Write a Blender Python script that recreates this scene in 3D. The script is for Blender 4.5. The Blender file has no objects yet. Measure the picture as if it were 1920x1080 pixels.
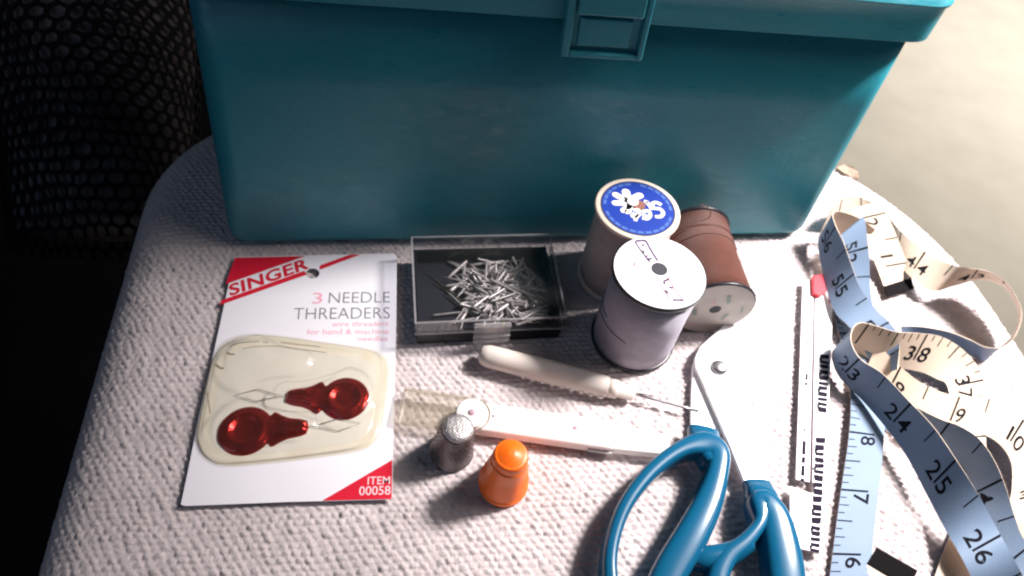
import bpy, bmesh, math, random
import numpy as np
from mathutils import Vector, Matrix
random.seed(7); rng = np.random.default_rng(7)
sc = bpy.context.scene
COL = sc.collection
MM = 0.001

# ------------------------------------------------------------------ camera
F_PX, CAM_H = 1300.0, 0.237
_d = np.array([-170.0, 1020.0, F_PX]); _d /= np.linalg.norm(_d)
_up = -_d
_fh = np.array([0, 0, 1.0]) - _up * _up[2]; _fh /= np.linalg.norm(_fh)
RC = np.stack([np.cross(_fh, _up), _fh, _up])       # camera (x right, y down, z forward) -> world
CAM = np.array([0, 0, CAM_H])
def un(px, py, z=0.0):
    """where the sight line of a photograph point meets the height z (mm)"""
    r = RC @ np.array([px - 960.0, py - 540.0, F_PX])
    return CAM + r * ((z * MM - CAM_H) / r[2])
cam = bpy.data.objects.new('camera', bpy.data.cameras.new('camera')); COL.objects.link(cam)
cam.data.sensor_width = 36.0; cam.data.lens = F_PX / 1920 * 36.0
cam.data.clip_start = 0.005; cam.data.clip_end = 50
_m = np.eye(4); _m[:3, 0] = RC[:, 0]; _m[:3, 1] = -RC[:, 1]; _m[:3, 2] = -RC[:, 2]; _m[:3, 3] = CAM
cam.matrix_world = Matrix(_m.tolist())
cam.data.dof.use_dof = True; cam.data.dof.focus_distance = 0.235; cam.data.dof.aperture_fstop = 15
sc.camera = cam

# ------------------------------------------------------------------ light
w = bpy.data.worlds.new('World'); sc.world = w; w.use_nodes = True
w.node_tree.nodes['Background'].inputs[0].default_value = (0.55, 0.6, 0.8, 1)
w.node_tree.nodes['Background'].inputs[1].default_value = 0.022
def lamp(name, kind, loc, target, power, color, **kw):
    l = bpy.data.lights.new(name, kind); l.energy = power; l.color = color
    for k, v in kw.items(): setattr(l, k, v)
    o = bpy.data.objects.new(name, l); COL.objects.link(o); o.location = loc
    o.rotation_euler = (Vector(target) - Vector(loc)).to_track_quat('-Z', 'Y').to_euler()
    return o
SUN_T = Vector((0.130, 0.200, 0.0)); EL, AZ = math.radians(56), math.radians(31)
SUN_D = Vector((math.cos(EL) * math.cos(AZ), math.cos(EL) * math.sin(AZ), math.sin(EL)))
lamp('window_beam', 'SPOT', SUN_T + SUN_D * 0.62, SUN_T, 53, (1.0, 0.95, 0.93), spot_size=math.radians(41), spot_blend=1.0, shadow_soft_size=0.055)
lamp('window_glow', 'AREA', (0.55, 0.36, 0.62), (0.06, 0.17, 0), 2.7, (1.0, 0.93, 0.90), shape='RECTANGLE', size=0.5, size_y=0.5)
lamp('room_fill', 'AREA', (-0.45, -0.40, 0.55), (-0.02, 0.25, 0.05), 0.6, (0.50, 0.70, 1.0), shape='RECTANGLE', size=0.7, size_y=0.5)
lamp('carpet_fill', 'AREA', (1.15, 1.35, 0.7), (1.1, 1.25, -0.45), 18, (1.0, 0.97, 0.96), shape='RECTANGLE', size=0.8, size_y=0.8, spread=math.radians(115))  # added overhead lamp, brightens the carpet only
sc.view_settings.view_transform = 'Standard'; sc.view_settings.look = 'None'
sc.view_settings.exposure = 0.15; sc.view_settings.gamma = 1.0
sc.cycles.filter_width = 2.2
sc.cycles.max_bounces = 10; sc.cycles.transparent_max_bounces = 16

# ------------------------------------------------------------------ materials
def mat(name, color, rough=0.5, metal=0.0, var=0.0, vscale=60.0, bump=0.0, bscale=400.0, spec=0.5, sss=0.0, coat=0.0, color2=None, stretch=None):
    m = bpy.data.materials.new(name); m.use_nodes = True
    nt = m.node_tree; b = nt.nodes['Principled BSDF']
    b.inputs['Base Color'].default_value = (*color, 1); b.inputs['Roughness'].default_value = rough
    b.inputs['Metallic'].default_value = metal; b.inputs['Specular IOR Level'].default_value = spec
    b.inputs['Coat Weight'].default_value = coat
    if sss: b.inputs['Subsurface Weight'].default_value = sss; b.inputs['Subsurface Scale'].default_value = 0.003
    tc = nt.nodes.new('ShaderNodeTexCoord'); co = tc.outputs['Object']
    if stretch:
        mp = nt.nodes.new('ShaderNodeMapping'); mp.inputs['Scale'].default_value = stretch
        nt.links.new(co, mp.inputs['Vector']); co = mp.outputs['Vector']
    if var or color2:
        n = nt.nodes.new('ShaderNodeTexNoise'); n.inputs['Scale'].default_value = vscale; n.inputs['Detail'].default_value = 5
        nt.links.new(co, n.inputs['Vector'])
        r = nt.nodes.new('ShaderNodeValToRGB'); nt.links.new(n.outputs['Fac'], r.inputs['Fac'])
        r.color_ramp.elements[0].position = 0.3; r.color_ramp.elements[1].position = 0.72
        c2 = color2 or tuple(min(1, c * (1 + var)) for c in color)
        r.color_ramp.elements[0].color = (*[c * (1 - var) for c in color], 1); r.color_ramp.elements[1].color = (*c2, 1)
        nt.links.new(r.outputs['Color'], b.inputs['Base Color'])
    if bump:
        n2 = nt.nodes.new('ShaderNodeTexNoise'); n2.inputs['Scale'].default_value = bscale; n2.inputs['Detail'].default_value = 3
        nt.links.new(co, n2.inputs['Vector'])
        bp = nt.nodes.new('ShaderNodeBump'); bp.inputs['Strength'].default_value = bump; bp.inputs['Distance'].default_value = 0.0006
        nt.links.new(n2.outputs['Fac'], bp.inputs['Height']); nt.links.new(bp.outputs['Normal'], b.inputs['Normal'])
    return m
def clear(name, tint=(1, 1, 1), rough=0.06, ior=1.45, haze=0.0, haze_col=(0.8, 0.8, 0.8)):
    """thin clear plastic: a sheet that mirrors by Fresnel and lets the rest through"""
    m = bpy.data.materials.new(name); m.use_nodes = True; nt = m.node_tree; nt.nodes.clear()
    out = nt.nodes.new('ShaderNodeOutputMaterial'); t = nt.nodes.new('ShaderNodeBsdfTransparent'); t.inputs[0].default_value = (*tint, 1)
    mc = nt.nodes.new('ShaderNodeMix'); mc.data_type = 'RGBA'; mc.inputs[6].default_value = (*tint, 1); mc.inputs[7].default_value = (*[c * 0.45 for c in tint], 1)
    g = nt.nodes.new('ShaderNodeBsdfGlossy'); g.inputs['Roughness'].default_value = rough; g.inputs['Color'].default_value = (1, 1, 1, 1)
    lw = nt.nodes.new('ShaderNodeLayerWeight'); lw.inputs['Blend'].default_value = 0.5
    pw = nt.nodes.new('ShaderNodeMath'); pw.operation = 'POWER'; pw.inputs[1].default_value = 2.8; nt.links.new(lw.outputs['Facing'], pw.inputs[0]); nt.links.new(pw.outputs[0], mc.inputs[0]); nt.links.new(mc.outputs[2], t.inputs[0])
    f = nt.nodes.new('ShaderNodeMath'); f.operation = 'MULTIPLY_ADD'; f.inputs[1].default_value = 0.75; f.inputs[2].default_value = 0.045; nt.links.new(pw.outputs[0], f.inputs[0])
    mx = nt.nodes.new('ShaderNodeMixShader'); nt.links.new(f.outputs[0], mx.inputs[0]); nt.links.new(t.outputs[0], mx.inputs[1]); nt.links.new(g.outputs[0], mx.inputs[2])
    last = mx.outputs[0]
    if haze:
        d = nt.nodes.new('ShaderNodeBsdfDiffuse'); d.inputs[0].default_value = (*haze_col, 1)
        m2 = nt.nodes.new('ShaderNodeMixShader'); m2.inputs[0].default_value = haze
        nt.links.new(last, m2.inputs[1]); nt.links.new(d.outputs[0], m2.inputs[2]); last = m2.outputs[0]
    nt.links.new(last, out.inputs[0]); return m
def thread_mat(name, color, axis, pitch=0.0006):
    """wound thread: fine bands along the winding axis (object space)"""
    m = mat(name, color, rough=0.55, var=0.10, vscale=260, spec=0.4)
    nt = m.node_tree; b = nt.nodes['Principled BSDF']
    b.inputs['Sheen Weight'].default_value = 0.08
    tc = nt.nodes.new('ShaderNodeTexCoord')
    dt = nt.nodes.new('ShaderNodeVectorMath'); dt.operation = 'DOT_PRODUCT'; dt.inputs[1].default_value = axis
    nt.links.new(tc.outputs['Object'], dt.inputs[0])
    nz = nt.nodes.new('ShaderNodeTexNoise'); nz.inputs['Scale'].default_value = 90; nt.links.new(tc.outputs['Object'], nz.inputs['Vector'])
    ma = nt.nodes.new('ShaderNodeMath'); ma.operation = 'MULTIPLY_ADD'; ma.inputs[1].default_value = 0.0012
    nt.links.new(nz.outputs['Fac'], ma.inputs[0]); nt.links.new(dt.outputs['Value'], ma.inputs[2])
    mu = nt.nodes.new('ShaderNodeMath'); mu.operation = 'MULTIPLY'; mu.inputs[1].default_value = 2 * math.pi / pitch
    nt.links.new(ma.outputs[0], mu.inputs[0])
    sn = nt.nodes.new('ShaderNodeMath'); sn.operation = 'SINE'; nt.links.new(mu.outputs[0], sn.inputs[0])
    bp = nt.nodes.new('ShaderNodeBump'); bp.inputs['Strength'].default_value = 0.9; bp.inputs['Distance'].default_value = 0.0003
    nt.links.new(sn.outputs[0], bp.inputs['Height']); nt.links.new(bp.outputs['Normal'], b.inputs['Normal'])
    return m
M = {}
M['fabric'] = mat('woven fabric', (0.56, 0.49, 0.49), rough=0.95, var=0.10, vscale=45, bump=0.6, bscale=1500, spec=0.1)
M['teal'] = mat('teal plastic', (0.023, 0.225, 0.285), rough=0.36, var=0.10, vscale=14, bump=0.14, bscale=600)
_t = M['teal'].node_tree; _n = _t.nodes.new('ShaderNodeTexNoise'); _n.inputs['Scale'].default_value = 35; _n.inputs['Detail'].default_value = 8; _n.inputs['Roughness'].default_value = 0.7
_r = _t.nodes.new('ShaderNodeMapRange'); _r.inputs['From Min'].default_value = 0.35; _r.inputs['From Max'].default_value = 0.7; _r.inputs['To Min'].default_value = 0.26; _r.inputs['To Max'].default_value = 0.55
_t.links.new(_n.outputs['Fac'], _r.inputs['Value']); _t.links.new(_r.outputs['Result'], _t.nodes['Principled BSDF'].inputs['Roughness'])
M['wall'] = mat('beige carpet', (0.40, 0.362, 0.295), rough=0.95, var=0.06, vscale=16, bump=0.3, bscale=160, spec=0.1)
M['floor'] = mat('shade-black floor', (0.006, 0.006, 0.008), rough=0.9, spec=0.1)  # near-black colour stands in for the unlit left of the room
M['mesh'] = mat('black mesh', (0.004, 0.004, 0.006), rough=0.8, spec=0.15)
M['lining'] = mat('dark lining', (0.15, 0.13, 0.145), rough=0.9, var=0.3, vscale=18, spec=0.1)
M['card'] = mat('white card', (0.80, 0.77, 0.82), rough=0.45, var=0.02, vscale=40, spec=0.3)
M['red'] = mat('red print', (0.62, 0.012, 0.035), rough=0.45, var=0.06, vscale=90, spec=0.3)
M['pink'] = mat('pink print', (0.80, 0.36, 0.44), rough=0.5, spec=0.3)
M['pale_pink'] = mat('pale print', (0.85, 0.62, 0.66), rough=0.5, spec=0.3)
M['grey_ink'] = mat('dark grey print', (0.17, 0.175, 0.185), rough=0.5, spec=0.3)
M['cream_patch'] = mat('yellowed patch', (0.78, 0.70, 0.57), rough=0.5, var=0.05, vscale=120, spec=0.3, color2=(0.83, 0.78, 0.69))
M['pale_window'] = mat('pale window', (0.76, 0.72, 0.66), rough=0.5, var=0.04, vscale=120, spec=0.3)
M['dark_line'] = mat('dark_line', (0.30, 0.24, 0.18), rough=0.7)  # for tears with their painted shadows, and the hinge arc
M['blister'] = clear('blister plastic', (0.97, 0.96, 0.93), rough=0.03, ior=1.42, haze=0.012, haze_col=(0.8, 0.78, 0.7))
M['foil'] = mat('red foil', (0.34, 0.012, 0.010), rough=0.24, metal=0.8, var=0.3, vscale=150, bump=1.0, bscale=170)
M['wire'] = mat('steel wire', (0.35, 0.34, 0.33), rough=0.3, metal=1.0)
M['black'] = mat('black plastic', (0.006, 0.006, 0.009), rough=0.3, var=0.2, vscale=80)
M['navy'] = mat('dark tray', (0.006, 0.007, 0.014), rough=0.5)
M['clear'] = clear('clear plastic', (0.90, 0.90, 0.92), rough=0.08, haze=0.010, haze_col=(0.7, 0.66, 0.66))
M['clear_edge'] = clear('clear plastic edge', (0.85, 0.85, 0.88), rough=0.15, haze=0.22, haze_col=(0.75, 0.72, 0.72))
M['pin'] = mat('pin metal', (0.38, 0.35, 0.335), rough=0.42, metal=0.4, var=0.2, vscale=300)
M['dark_pin'] = mat('dark needle', (0.10, 0.09, 0.06), rough=0.4, metal=0.6)
M['yellow'] = mat('yellow bead', (0.55, 0.36, 0.02), rough=0.3)
M['white_plastic'] = mat('white plastic', (0.82, 0.76, 0.74), rough=0.4, var=0.03, sss=0.15)
M['cream_plastic'] = mat('cream plastic', (0.66, 0.585, 0.53), rough=0.42, var=0.05, vscale=50, sss=0.2)
M['clear_cap'] = clear('clear cap', (0.97, 0.955, 0.91), rough=0.12, haze=0.06, haze_col=(0.85, 0.80, 0.72))
M['blown_cap'] = clear('blown clear cap', (0.95, 0.93, 0.92), rough=0.15, haze=0.62, haze_col=(0.92, 0.88, 0.86))  # whitish haze paints the overexposed look of clear plastic
M['steel'] = mat('steel', (0.92, 0.90, 0.90), rough=0.38, metal=0.25, var=0.04, vscale=30)
M['screw'] = mat('screw steel', (0.36, 0.345, 0.36), rough=0.32, metal=0.9)
M['dark_steel'] = mat('dark worn steel', (0.17, 0.15, 0.155), rough=0.42, metal=0.8, var=0.2, vscale=220, bump=0.4, bscale=700)
M['lit_steel'] = mat('lit knurled steel', (0.46, 0.43, 0.43), rough=0.42, metal=0.7, bump=0.5, bscale=1200)  # lighter copy of the thimble metal, paints light caught by its top
M['orange'] = mat('orange plastic', (1.0, 0.17, 0.01), rough=0.36, var=0.05, vscale=120, sss=0.25)
M['handle'] = mat('blue handle', (0.005, 0.092, 0.185), rough=0.20, var=0.06, vscale=40, coat=0.0, spec=0.35)
M['tape_blue'] = mat('blue tape face', (0.185, 0.255, 0.365), spec=0.15, rough=0.5, var=0.05, vscale=60, bump=0.1, bscale=1500)
M['tape_cream'] = mat('cream tape face', (0.60, 0.485, 0.385), spec=0.15, rough=0.5, var=0.05, vscale=60, bump=0.1, bscale=1500)
M['ink'] = mat('black ink', (0.010, 0.010, 0.015), rough=0.9, spec=0.08)
M['tip'] = mat('black tip', (0.008, 0.007, 0.008), rough=0.9, spec=0.05)
M['flange_dark'] = mat('dark flange', (0.018, 0.016, 0.022), rough=0.35)
M['flange_cream'] = mat('cream flange', (0.74, 0.62, 0.52), rough=0.4, var=0.04, sss=0.1)
M['label_blue'] = mat('blue label', (0.004, 0.030, 0.27), rough=0.4, var=0.06, vscale=150)
M['label_pale_blue'] = mat('pale blue print', (0.06, 0.13, 0.38), rough=0.4)
M['label_white'] = mat('white label', (0.86, 0.83, 0.84), rough=0.45)
M['label_grey'] = mat('greyish label', (0.46, 0.40, 0.36), rough=0.5, var=0.12, vscale=120)
M['label_mauve'] = mat('mauve print', (0.12, 0.09, 0.15), rough=0.8, spec=0.1)
M['label_faint'] = mat('faint print', (0.42, 0.28, 0.33), rough=0.8, spec=0.1)
M['label_green'] = mat('green print', (0.20, 0.26, 0.22), rough=0.5)
M['hole'] = mat('spool hole', (0.02, 0.02, 0.03), rough=0.7)
M['hole_brown'] = mat('spool wood core', (0.20, 0.075, 0.05), rough=0.7)
M['gauge'] = mat('white gauge', (0.84, 0.81, 0.82), rough=0.4, var=0.03, vscale=90)
M['gauge_ink'] = mat('gauge ink', (0.022, 0.016, 0.03), rough=0.9, spec=0.08)
M['gauge_ink2'] = mat('gauge faint ink', (0.36, 0.30, 0.34), rough=0.6)
M['slider'] = mat('red slider', (0.68, 0.03, 0.05), rough=0.35)
M['tab'] = mat('tan tab', (0.40, 0.30, 0.22), rough=0.8, var=0.25, vscale=300)
M['tab_shadow'] = mat('tab shadow', (0.05, 0.03, 0.025), rough=0.9)

# ------------------------------------------------------------------ helpers
def thing(name, label, cat, loc, group=None):
    o = bpy.data.objects.new(name, None); COL.objects.link(o); o.empty_display_size = 0.01
    o.location = loc; o['label'] = label; o['category'] = cat
    if group: o['group'] = group
    return o
def world_loc(o):
    v = Vector((0, 0, 0))
    while o is not None: v += o.location; o = o.parent
    return v
def obj(name, verts, faces, material, parent=None, smooth=True, slots=None, face_slots=None, label=None):
    """one mesh object given in world coordinates; a part is stored relative to its thing"""
    V = np.asarray([tuple(v) for v in verts], dtype=float)
    if parent is not None:
        org = np.array(world_loc(parent)); oloc = (0, 0, 0)
        V = V - org
    else:
        c = (V.min(0) + V.max(0)) / 2; c[2] = V[:, 2].min(); V = V - c; oloc = tuple(c)
    me = bpy.data.meshes.new(name); me.from_pydata(V.tolist(), [], [tuple(f) for f in faces]); me.update()
    for s in (slots or [material]): me.materials.append(M[s])
    if face_slots is not None: me.polygons.foreach_set('material_index', np.asarray(face_slots, dtype=np.int32))
    if smooth: me.polygons.foreach_set('use_smooth', np.ones(len(me.polygons), dtype=bool))
    o = bpy.data.objects.new(name, me); COL.objects.link(o); o.location = oloc
    if parent is not None: o.parent = parent
    if label: o['label'] = label
    return o
def tag(o, label, cat, group=None):
    o['label'] = label; o['category'] = cat
    if group: o['group'] = group
    return o
def sharp(o, ang=35):
    o.data.set_sharp_from_angle(angle=math.radians(ang)); return o
def bevel(o, width, seg=2):
    b = o.modifiers.new('bevel', 'BEVEL'); b.width = width; b.segments = seg; b.limit_method = 'ANGLE'; b.angle_limit = math.radians(35)
    b.harden_normals = False; return o
def frame(p, axis, ref=(0, 0, 1)):
    a = Vector(axis).normalized(); r = Vector(ref)
    if abs(a.dot(r.normalized())) > 0.95: r = Vector((1, 0, 0))
    x = r.cross(a).normalized(); y = a.cross(x)
    return Vector(p), x, y, a
def lathe(profile, p, axis, seg=64, cap=True, wob=None):
    """profile (radius, height) turned about an axis"""
    p, x, y, a = frame(p, axis); vs = []; fs = []
    for i, (r, h) in enumerate(profile):
        for k in range(seg):
            th = 2 * math.pi * k / seg; rr = r * (wob(th, h) if wob else 1)
            vs.append(p + a * h + (x * math.cos(th) + y * math.sin(th)) * rr)
    n = len(profile)
    for i in range(n - 1):
        for k in range(seg):
            k2 = (k + 1) % seg
            fs.append((i * seg + k, i * seg + k2, (i + 1) * seg + k2, (i + 1) * seg + k))
    if cap:
        fs.append(tuple(range(seg))[::-1]); fs.append(tuple((n - 1) * seg + k for k in range(seg)))
    return vs, fs
def prism(poly, z0, z1=None, thick=None):
    """closed outline (world points) raised by a thickness along z"""
    n = len(poly); P = [Vector(p) for p in poly]
    t = Vector((0, 0, thick))
    vs = P + [p + t for p in P]
    area = sum(P[i].x * P[(i + 1) % n].y - P[(i + 1) % n].x * P[i].y for i in range(n))
    idx = list(range(n)) if area > 0 else list(range(n))[::-1]
    fs = [tuple(idx[::-1]), tuple(i + n for i in idx)]
    for k in range(n):
        a, b = idx[k], idx[(k + 1) % n]; fs.append((a, b, b + n, a + n))
    return vs, fs
def boxpts(c, ux, uy, uz, sx, sy, sz):
    c, ux, uy, uz = Vector(c), Vector(ux), Vector(uy), Vector(uz); vs = []
    for k in (-1, 1):
        for (i, j) in ((-1, -1), (1, -1), (1, 1), (-1, 1)): vs.append(c + ux * (i * sx / 2) + uy * (j * sy / 2) + uz * (k * sz / 2))
    return vs, [(3, 2, 1, 0), (4, 5, 6, 7), (0, 1, 5, 4), (1, 2, 6, 5), (2, 3, 7, 6), (3, 0, 4, 7)]
def catmull(pts, n, closed=False):
    P = np.asarray(pts, float); m = len(P); out = []
    segs = m if closed else m - 1
    for i in range(segs):
        g = lambda k: P[k % m] if closed else P[min(max(k, 0), m - 1)]
        p0, p1, p2, p3 = g(i - 1), g(i), g(i + 1), g(i + 2)
        for t in np.arange(n) / n:
            out.append(0.5 * (2 * p1 + (p2 - p0) * t + (2 * p0 - 5 * p1 + 4 * p2 - p3) * t * t + (3 * p1 - p0 - 3 * p2 + p3) * t ** 3))
    if not closed: out.append(P[-1])
    return np.array(out)
def sweep(path, prof, closed=False, seg=20, power=2.0, up=(0, 0, 1)):
    """tube along a path; prof rows (half width in plane, half height)"""
    P = np.asarray(path, float); n = len(P); vs = []; fs = []
    for i in range(n):
        a = P[(i + 1) % n] if (closed or i < n - 1) else P[i]
        b = P[(i - 1) % n] if (closed or i > 0) else P[i]
        t = Vector(a - b).normalized(); x = Vector(up).cross(t)
        x = x.normalized() if x.length > 1e-6 else Vector((1, 0, 0)); y = t.cross(x)
        for k in range(seg):
            th = 2 * math.pi * k / seg; c, s = math.cos(th), math.sin(th)
            cx = math.copysign(abs(c) ** (2 / power), c); sy = math.copysign(abs(s) ** (2 / power), s)
            vs.append(Vector(P[i]) + x * (cx * prof[i][0]) + y * (sy * prof[i][1]))
    for i in range(n if closed else n - 1):
        for k in range(seg):
            k2 = (k + 1) % seg; j = (i + 1) % n
            fs.append((i * seg + k, i * seg + k2, j * seg + k2, j * seg + k))
    if not closed:
        fs.append(tuple(range(seg))[::-1]); fs.append(tuple((n - 1) * seg + k for k in range(seg)))
    return vs, fs
def tube(path, r, closed=False, seg=8): return sweep(path, [(r, r)] * len(path), closed, seg)
def join(*ms):
    V = []; Fs = []
    for v, f in ms:
        o = len(V); V += list(v); Fs += [tuple(i + o for i in q) for q in f]
    return V, Fs
_glyphs = {}
def text_mesh(s, offset=0.0, spacing=1.0):
    """flat outline of a line of writing, as points and triangles"""
    key = (s, offset, spacing)
    if key not in _glyphs:
        c = bpy.data.curves.new('t', 'FONT'); c.body = s; c.size = 1.0; c.offset = offset; c.space_character = spacing; c.resolution_u = 4; c.fill_mode = 'BOTH'
        o = bpy.data.objects.new('t', c); COL.objects.link(o)
        me = bpy.data.meshes.new_from_object(o.evaluated_get(bpy.context.evaluated_depsgraph_get()))
        v = np.array([x.co[:2] for x in me.vertices]); f = [tuple(p.vertices) for p in me.polygons]
        bpy.data.objects.remove(o); bpy.data.curves.remove(c); bpy.data.meshes.remove(me)
        _glyphs[key] = (v, f)
    return _glyphs[key]
def write(name, s, pl, pr, ptop, z, material, parent, offset=0.0, spacing=1.0, lift=0.06):
    """a line of print: baseline from pl to pr, capital height from pl to ptop (points of the photograph at height z)"""
    v, f = text_mesh(s, offset, spacing)
    lo, hi = v.min(0), v.max(0); top = max(hi[1], 0.1)
    a, b, c = un(*pl, z + lift), un(*pr, z + lift), un(*ptop, z + lift)
    q = (v - [lo[0], 0]) / [hi[0] - lo[0], top]
    W = a + q[:, :1] * (b - a) + q[:, 1:] * (c - a)
    n = np.cross(b - a, c - a)
    if n[2] < 0: f = [t[::-1] for t in f]
    return obj(name, W, f, material, parent, smooth=False)
def flat(name, pix, z, material, parent, lift=0.05):
    P = [Vector(un(x, y, z + lift)) for x, y in pix]; n = len(P)
    area = sum(P[i].x * P[(i + 1) % n].y - P[(i + 1) % n].x * P[i].y for i in range(n))
    return obj(name, P, [tuple(range(n)) if area > 0 else tuple(range(n))[::-1]], material, parent, smooth=False)
def stroke(pix, z, width, lift=0.06, n=6, closed=False):
    """flat brush stroke through photograph points, width in mm"""
    P = catmull([un(x, y, z + lift) for x, y in pix], n, closed); vs = []; fs = []; m = len(P)
    for i in range(m):
        a = P[(i + 1) % m] if closed else P[min(i + 1, m - 1)]; b = P[i - 1] if (closed or i) else P[0]
        t = a - b; t = t / (np.linalg.norm(t) + 1e-9); s = np.array([-t[1], t[0], 0]) * width * MM / 2
        vs += [P[i] + s, P[i] - s]
    for i in range(m if closed else m - 1):
        j = (i + 1) % m; fs.append((2 * i + 1, 2 * j + 1, 2 * j, 2 * i))
    return vs, fs
YAW = math.radians(14.0)
U = np.array([math.cos(YAW), math.sin(YAW), 0]); VV = np.array([-math.sin(YAW), math.cos(YAW), 0]); Z = np.array([0, 0, 1.0])
def uv(u, v, z=0.0): return (U * u + VV * v + Z * z) * MM

# ------------------------------------------------------------------ setting: floor and wall
def sheet(name, u0, u1, v0, v1, z, mt):
    o_ = obj(name, [uv(u0, v0, z), uv(u1, v0, z), uv(u1, v1, z), uv(u0, v1, z)], [(0, 1, 2, 3)], mt, smooth=False); o_['kind'] = 'structure'
sheet('carpet', 60, 4000, -1500, 4000, -450, 'wall')
sheet('floor', -4000, 60, -1500, 4000, -450, 'floor')

# ------------------------------------------------------------------ the seat
def seat_sdf(u, v):
    """distance inside the seat outline, mm (u across, v away)"""
    u0, u1, v0, v1 = -123.0, 285.0, -30.0, 316.0
    cx, cy = (u0 + u1) / 2, (v0 + v1) / 2; px, py = u - cx, v - cy
    r = np.where(px > 0, np.where(py > 0, 150.0, 70.0), np.where(py > 0, 72.0, 60.0))
    qx = np.abs(px) - (u1 - u0) / 2 + r; qy = np.abs(py) - (v1 - v0) / 2 + r
    return -(np.minimum(np.maximum(qx, qy), 0) + np.hypot(np.maximum(qx, 0), np.maximum(qy, 0)) - r)
def build_seat():
    st = 0.5
    us = np.arange(-125, 287.1, st); vs_ = np.arange(-32, 318.1, st)
    u, v = np.meshgrid(us, vs_, indexing='ij')
    d = seat_sdf(u, v); e = 0.2
    gu = (seat_sdf(u + e, v) - seat_sdf(u - e, v)) / (2 * e); gv = (seat_sdf(u, v + e) - seat_sdf(u, v - e)) / (2 * e)
    out = d < 0
    uu = np.where(out, u - gu * d, u); v2 = np.where(out, v - gv * d, v); dd = np.maximum(d, 0)
    R = 24.0
    q = np.clip(R - dd, 0, R)
    z = -(R - np.sqrt(R * R - q * q)) * 0.9
    # weave: thick weft and warp yarns passing over and under each other
    wob = lambda a, b, s: np.sin(a * 0.11 * s + 1.3 * np.sin(b * 0.07)) + 0.6 * np.sin(a * 0.31 * s + b * 0.23) + 0.5 * np.sin(b * 0.53 + a * 0.17)
    pv = v2 / 2.35 + 0.16 * wob(v2, uu, 1.2); row = np.floor(pv); fv = pv - row - 0.5
    roff = np.sin(row * 12.9898) * 43.1; roff = (roff - np.floor(roff)) * 0.30
    pu = uu / 3.2 + 0.5 * (row % 2) + roff + 0.45 * fv * np.where(np.floor(row / 2) % 2 > 0, 1, 0.4) + 0.15 * wob(uu, v2, 1)
    fu = pu - np.floor(pu) - 0.5
    h = np.cos(math.pi * fu) ** 0.38 * np.cos(math.pi * fv) ** 0.55 + 0.10 * np.sin(9.0 * pu + 3 * fv)
    jit = rng.normal(0, 1, (int(pu.max() - pu.min()) + 4, int(pv.max() - pv.min()) + 4))
    j = jit[(np.floor(pu) - np.floor(pu.min())).astype(int), (np.floor(pv) - np.floor(pv.min())).astype(int)]
    h = h * (0.88 + 0.20 * j) * 1.15 - 1.12
    h += 0.10 * np.sin(uu * 0.045 + 0.6) * np.sin(v2 * 0.06)
    z = z + h * np.clip(1 - q / R * 0.45, 0, 1)
    keep = d > -st * 1.45
    ids = -np.ones(u.shape, int); ids[keep] = np.arange(keep.sum())
    P = (uu[keep][:, None] * U + v2[keep][:, None] * VV + z[keep][:, None] * Z) * MM
    a, b, c, dq = ids[:-1, :-1], ids[1:, :-1], ids[1:, 1:], ids[:-1, 1:]
    ok = (a >= 0) & (b >= 0) & (c >= 0) & (dq >= 0)
    Fq = np.stack([a[ok], b[ok], c[ok], dq[ok]], 1)
    seat = thing('upholstered_seat', 'off-white woven fabric seat with rounded edges under all the sewing things', 'seat', tuple(uv(80, 140, -70)))
    org = np.array(seat.location)
    me = bpy.data.meshes.new('seat_top'); nv, nf = len(P), len(Fq)
    me.vertices.add(nv); me.vertices.foreach_set('co', (P - org).ravel().astype(np.float32))
    me.loops.add(nf * 4); me.loops.foreach_set('vertex_index', Fq.ravel().astype(np.int32))
    me.polygons.add(nf); me.polygons.foreach_set('loop_start', (np.arange(nf) * 4).astype(np.int32))
    me.polygons.foreach_set('use_smooth', np.ones(nf, dtype=bool)); me.update(calc_edges=True); me.validate()
    me.materials.append(M['fabric'])
    t = bpy.data.objects.new('seat_top', me); COL.objects.link(t); t.parent = seat
    # side band below the rounded edge
    ring = []
    cu, cv = 82.5, 137.5
    for k in range(360):
        th = 2 * math.pi * k / 360; lo, hi = 0.0, 400.0
        for _ in range(40):
            mid = (lo + hi) / 2
            if seat_sdf(np.array(cu + mid * math.cos(th)), np.array(cv + mid * math.sin(th))) > 0: lo = mid
            else: hi = mid
        ring.append((cu + lo * math.cos(th), cv + lo * math.sin(th)))
    sv = []; sf = []
    for zz, s in ((-21.5, 0.0), (-35, 0.6), (-60, 0.2), (-70, -3)):
        for (a_, b_) in ring:
            L = math.hypot(a_ - cu, b_ - cv); sv.append(uv(a_ + (a_ - cu) / L * s, b_ + (b_ - cv) / L * s, zz))
    for i in range(3):
        for k in range(360): sf.append((i * 360 + k, (i + 1) * 360 + k, (i + 1) * 360 + (k + 1) % 360, i * 360 + (k + 1) % 360))
    obj('side_band', sv, sf, 'fabric', seat)
    # small frayed tan tab on the far right edge
    tp = [un(1566, 318, -2), un(1580, 312, -1), un(1596, 316, -1), un(1606, 326, -3), un(1607, 338, -6), un(1596, 336, -5), un(1580, 328, -3)]
    obj('edge_tab', *prism(tp, 0, thick=0.0016), 'tab', seat, smooth=False)
    obj('edge_tab_shadow', *tube(catmull([un(1566, 320, -1.5), un(1582, 330, -2.5), un(1597, 339, -4.5), un(1612, 352, -8)], 5), 0.0007), 'tab_shadow', seat)  # dark tube paints the shadow beneath the tab
build_seat()

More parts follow.
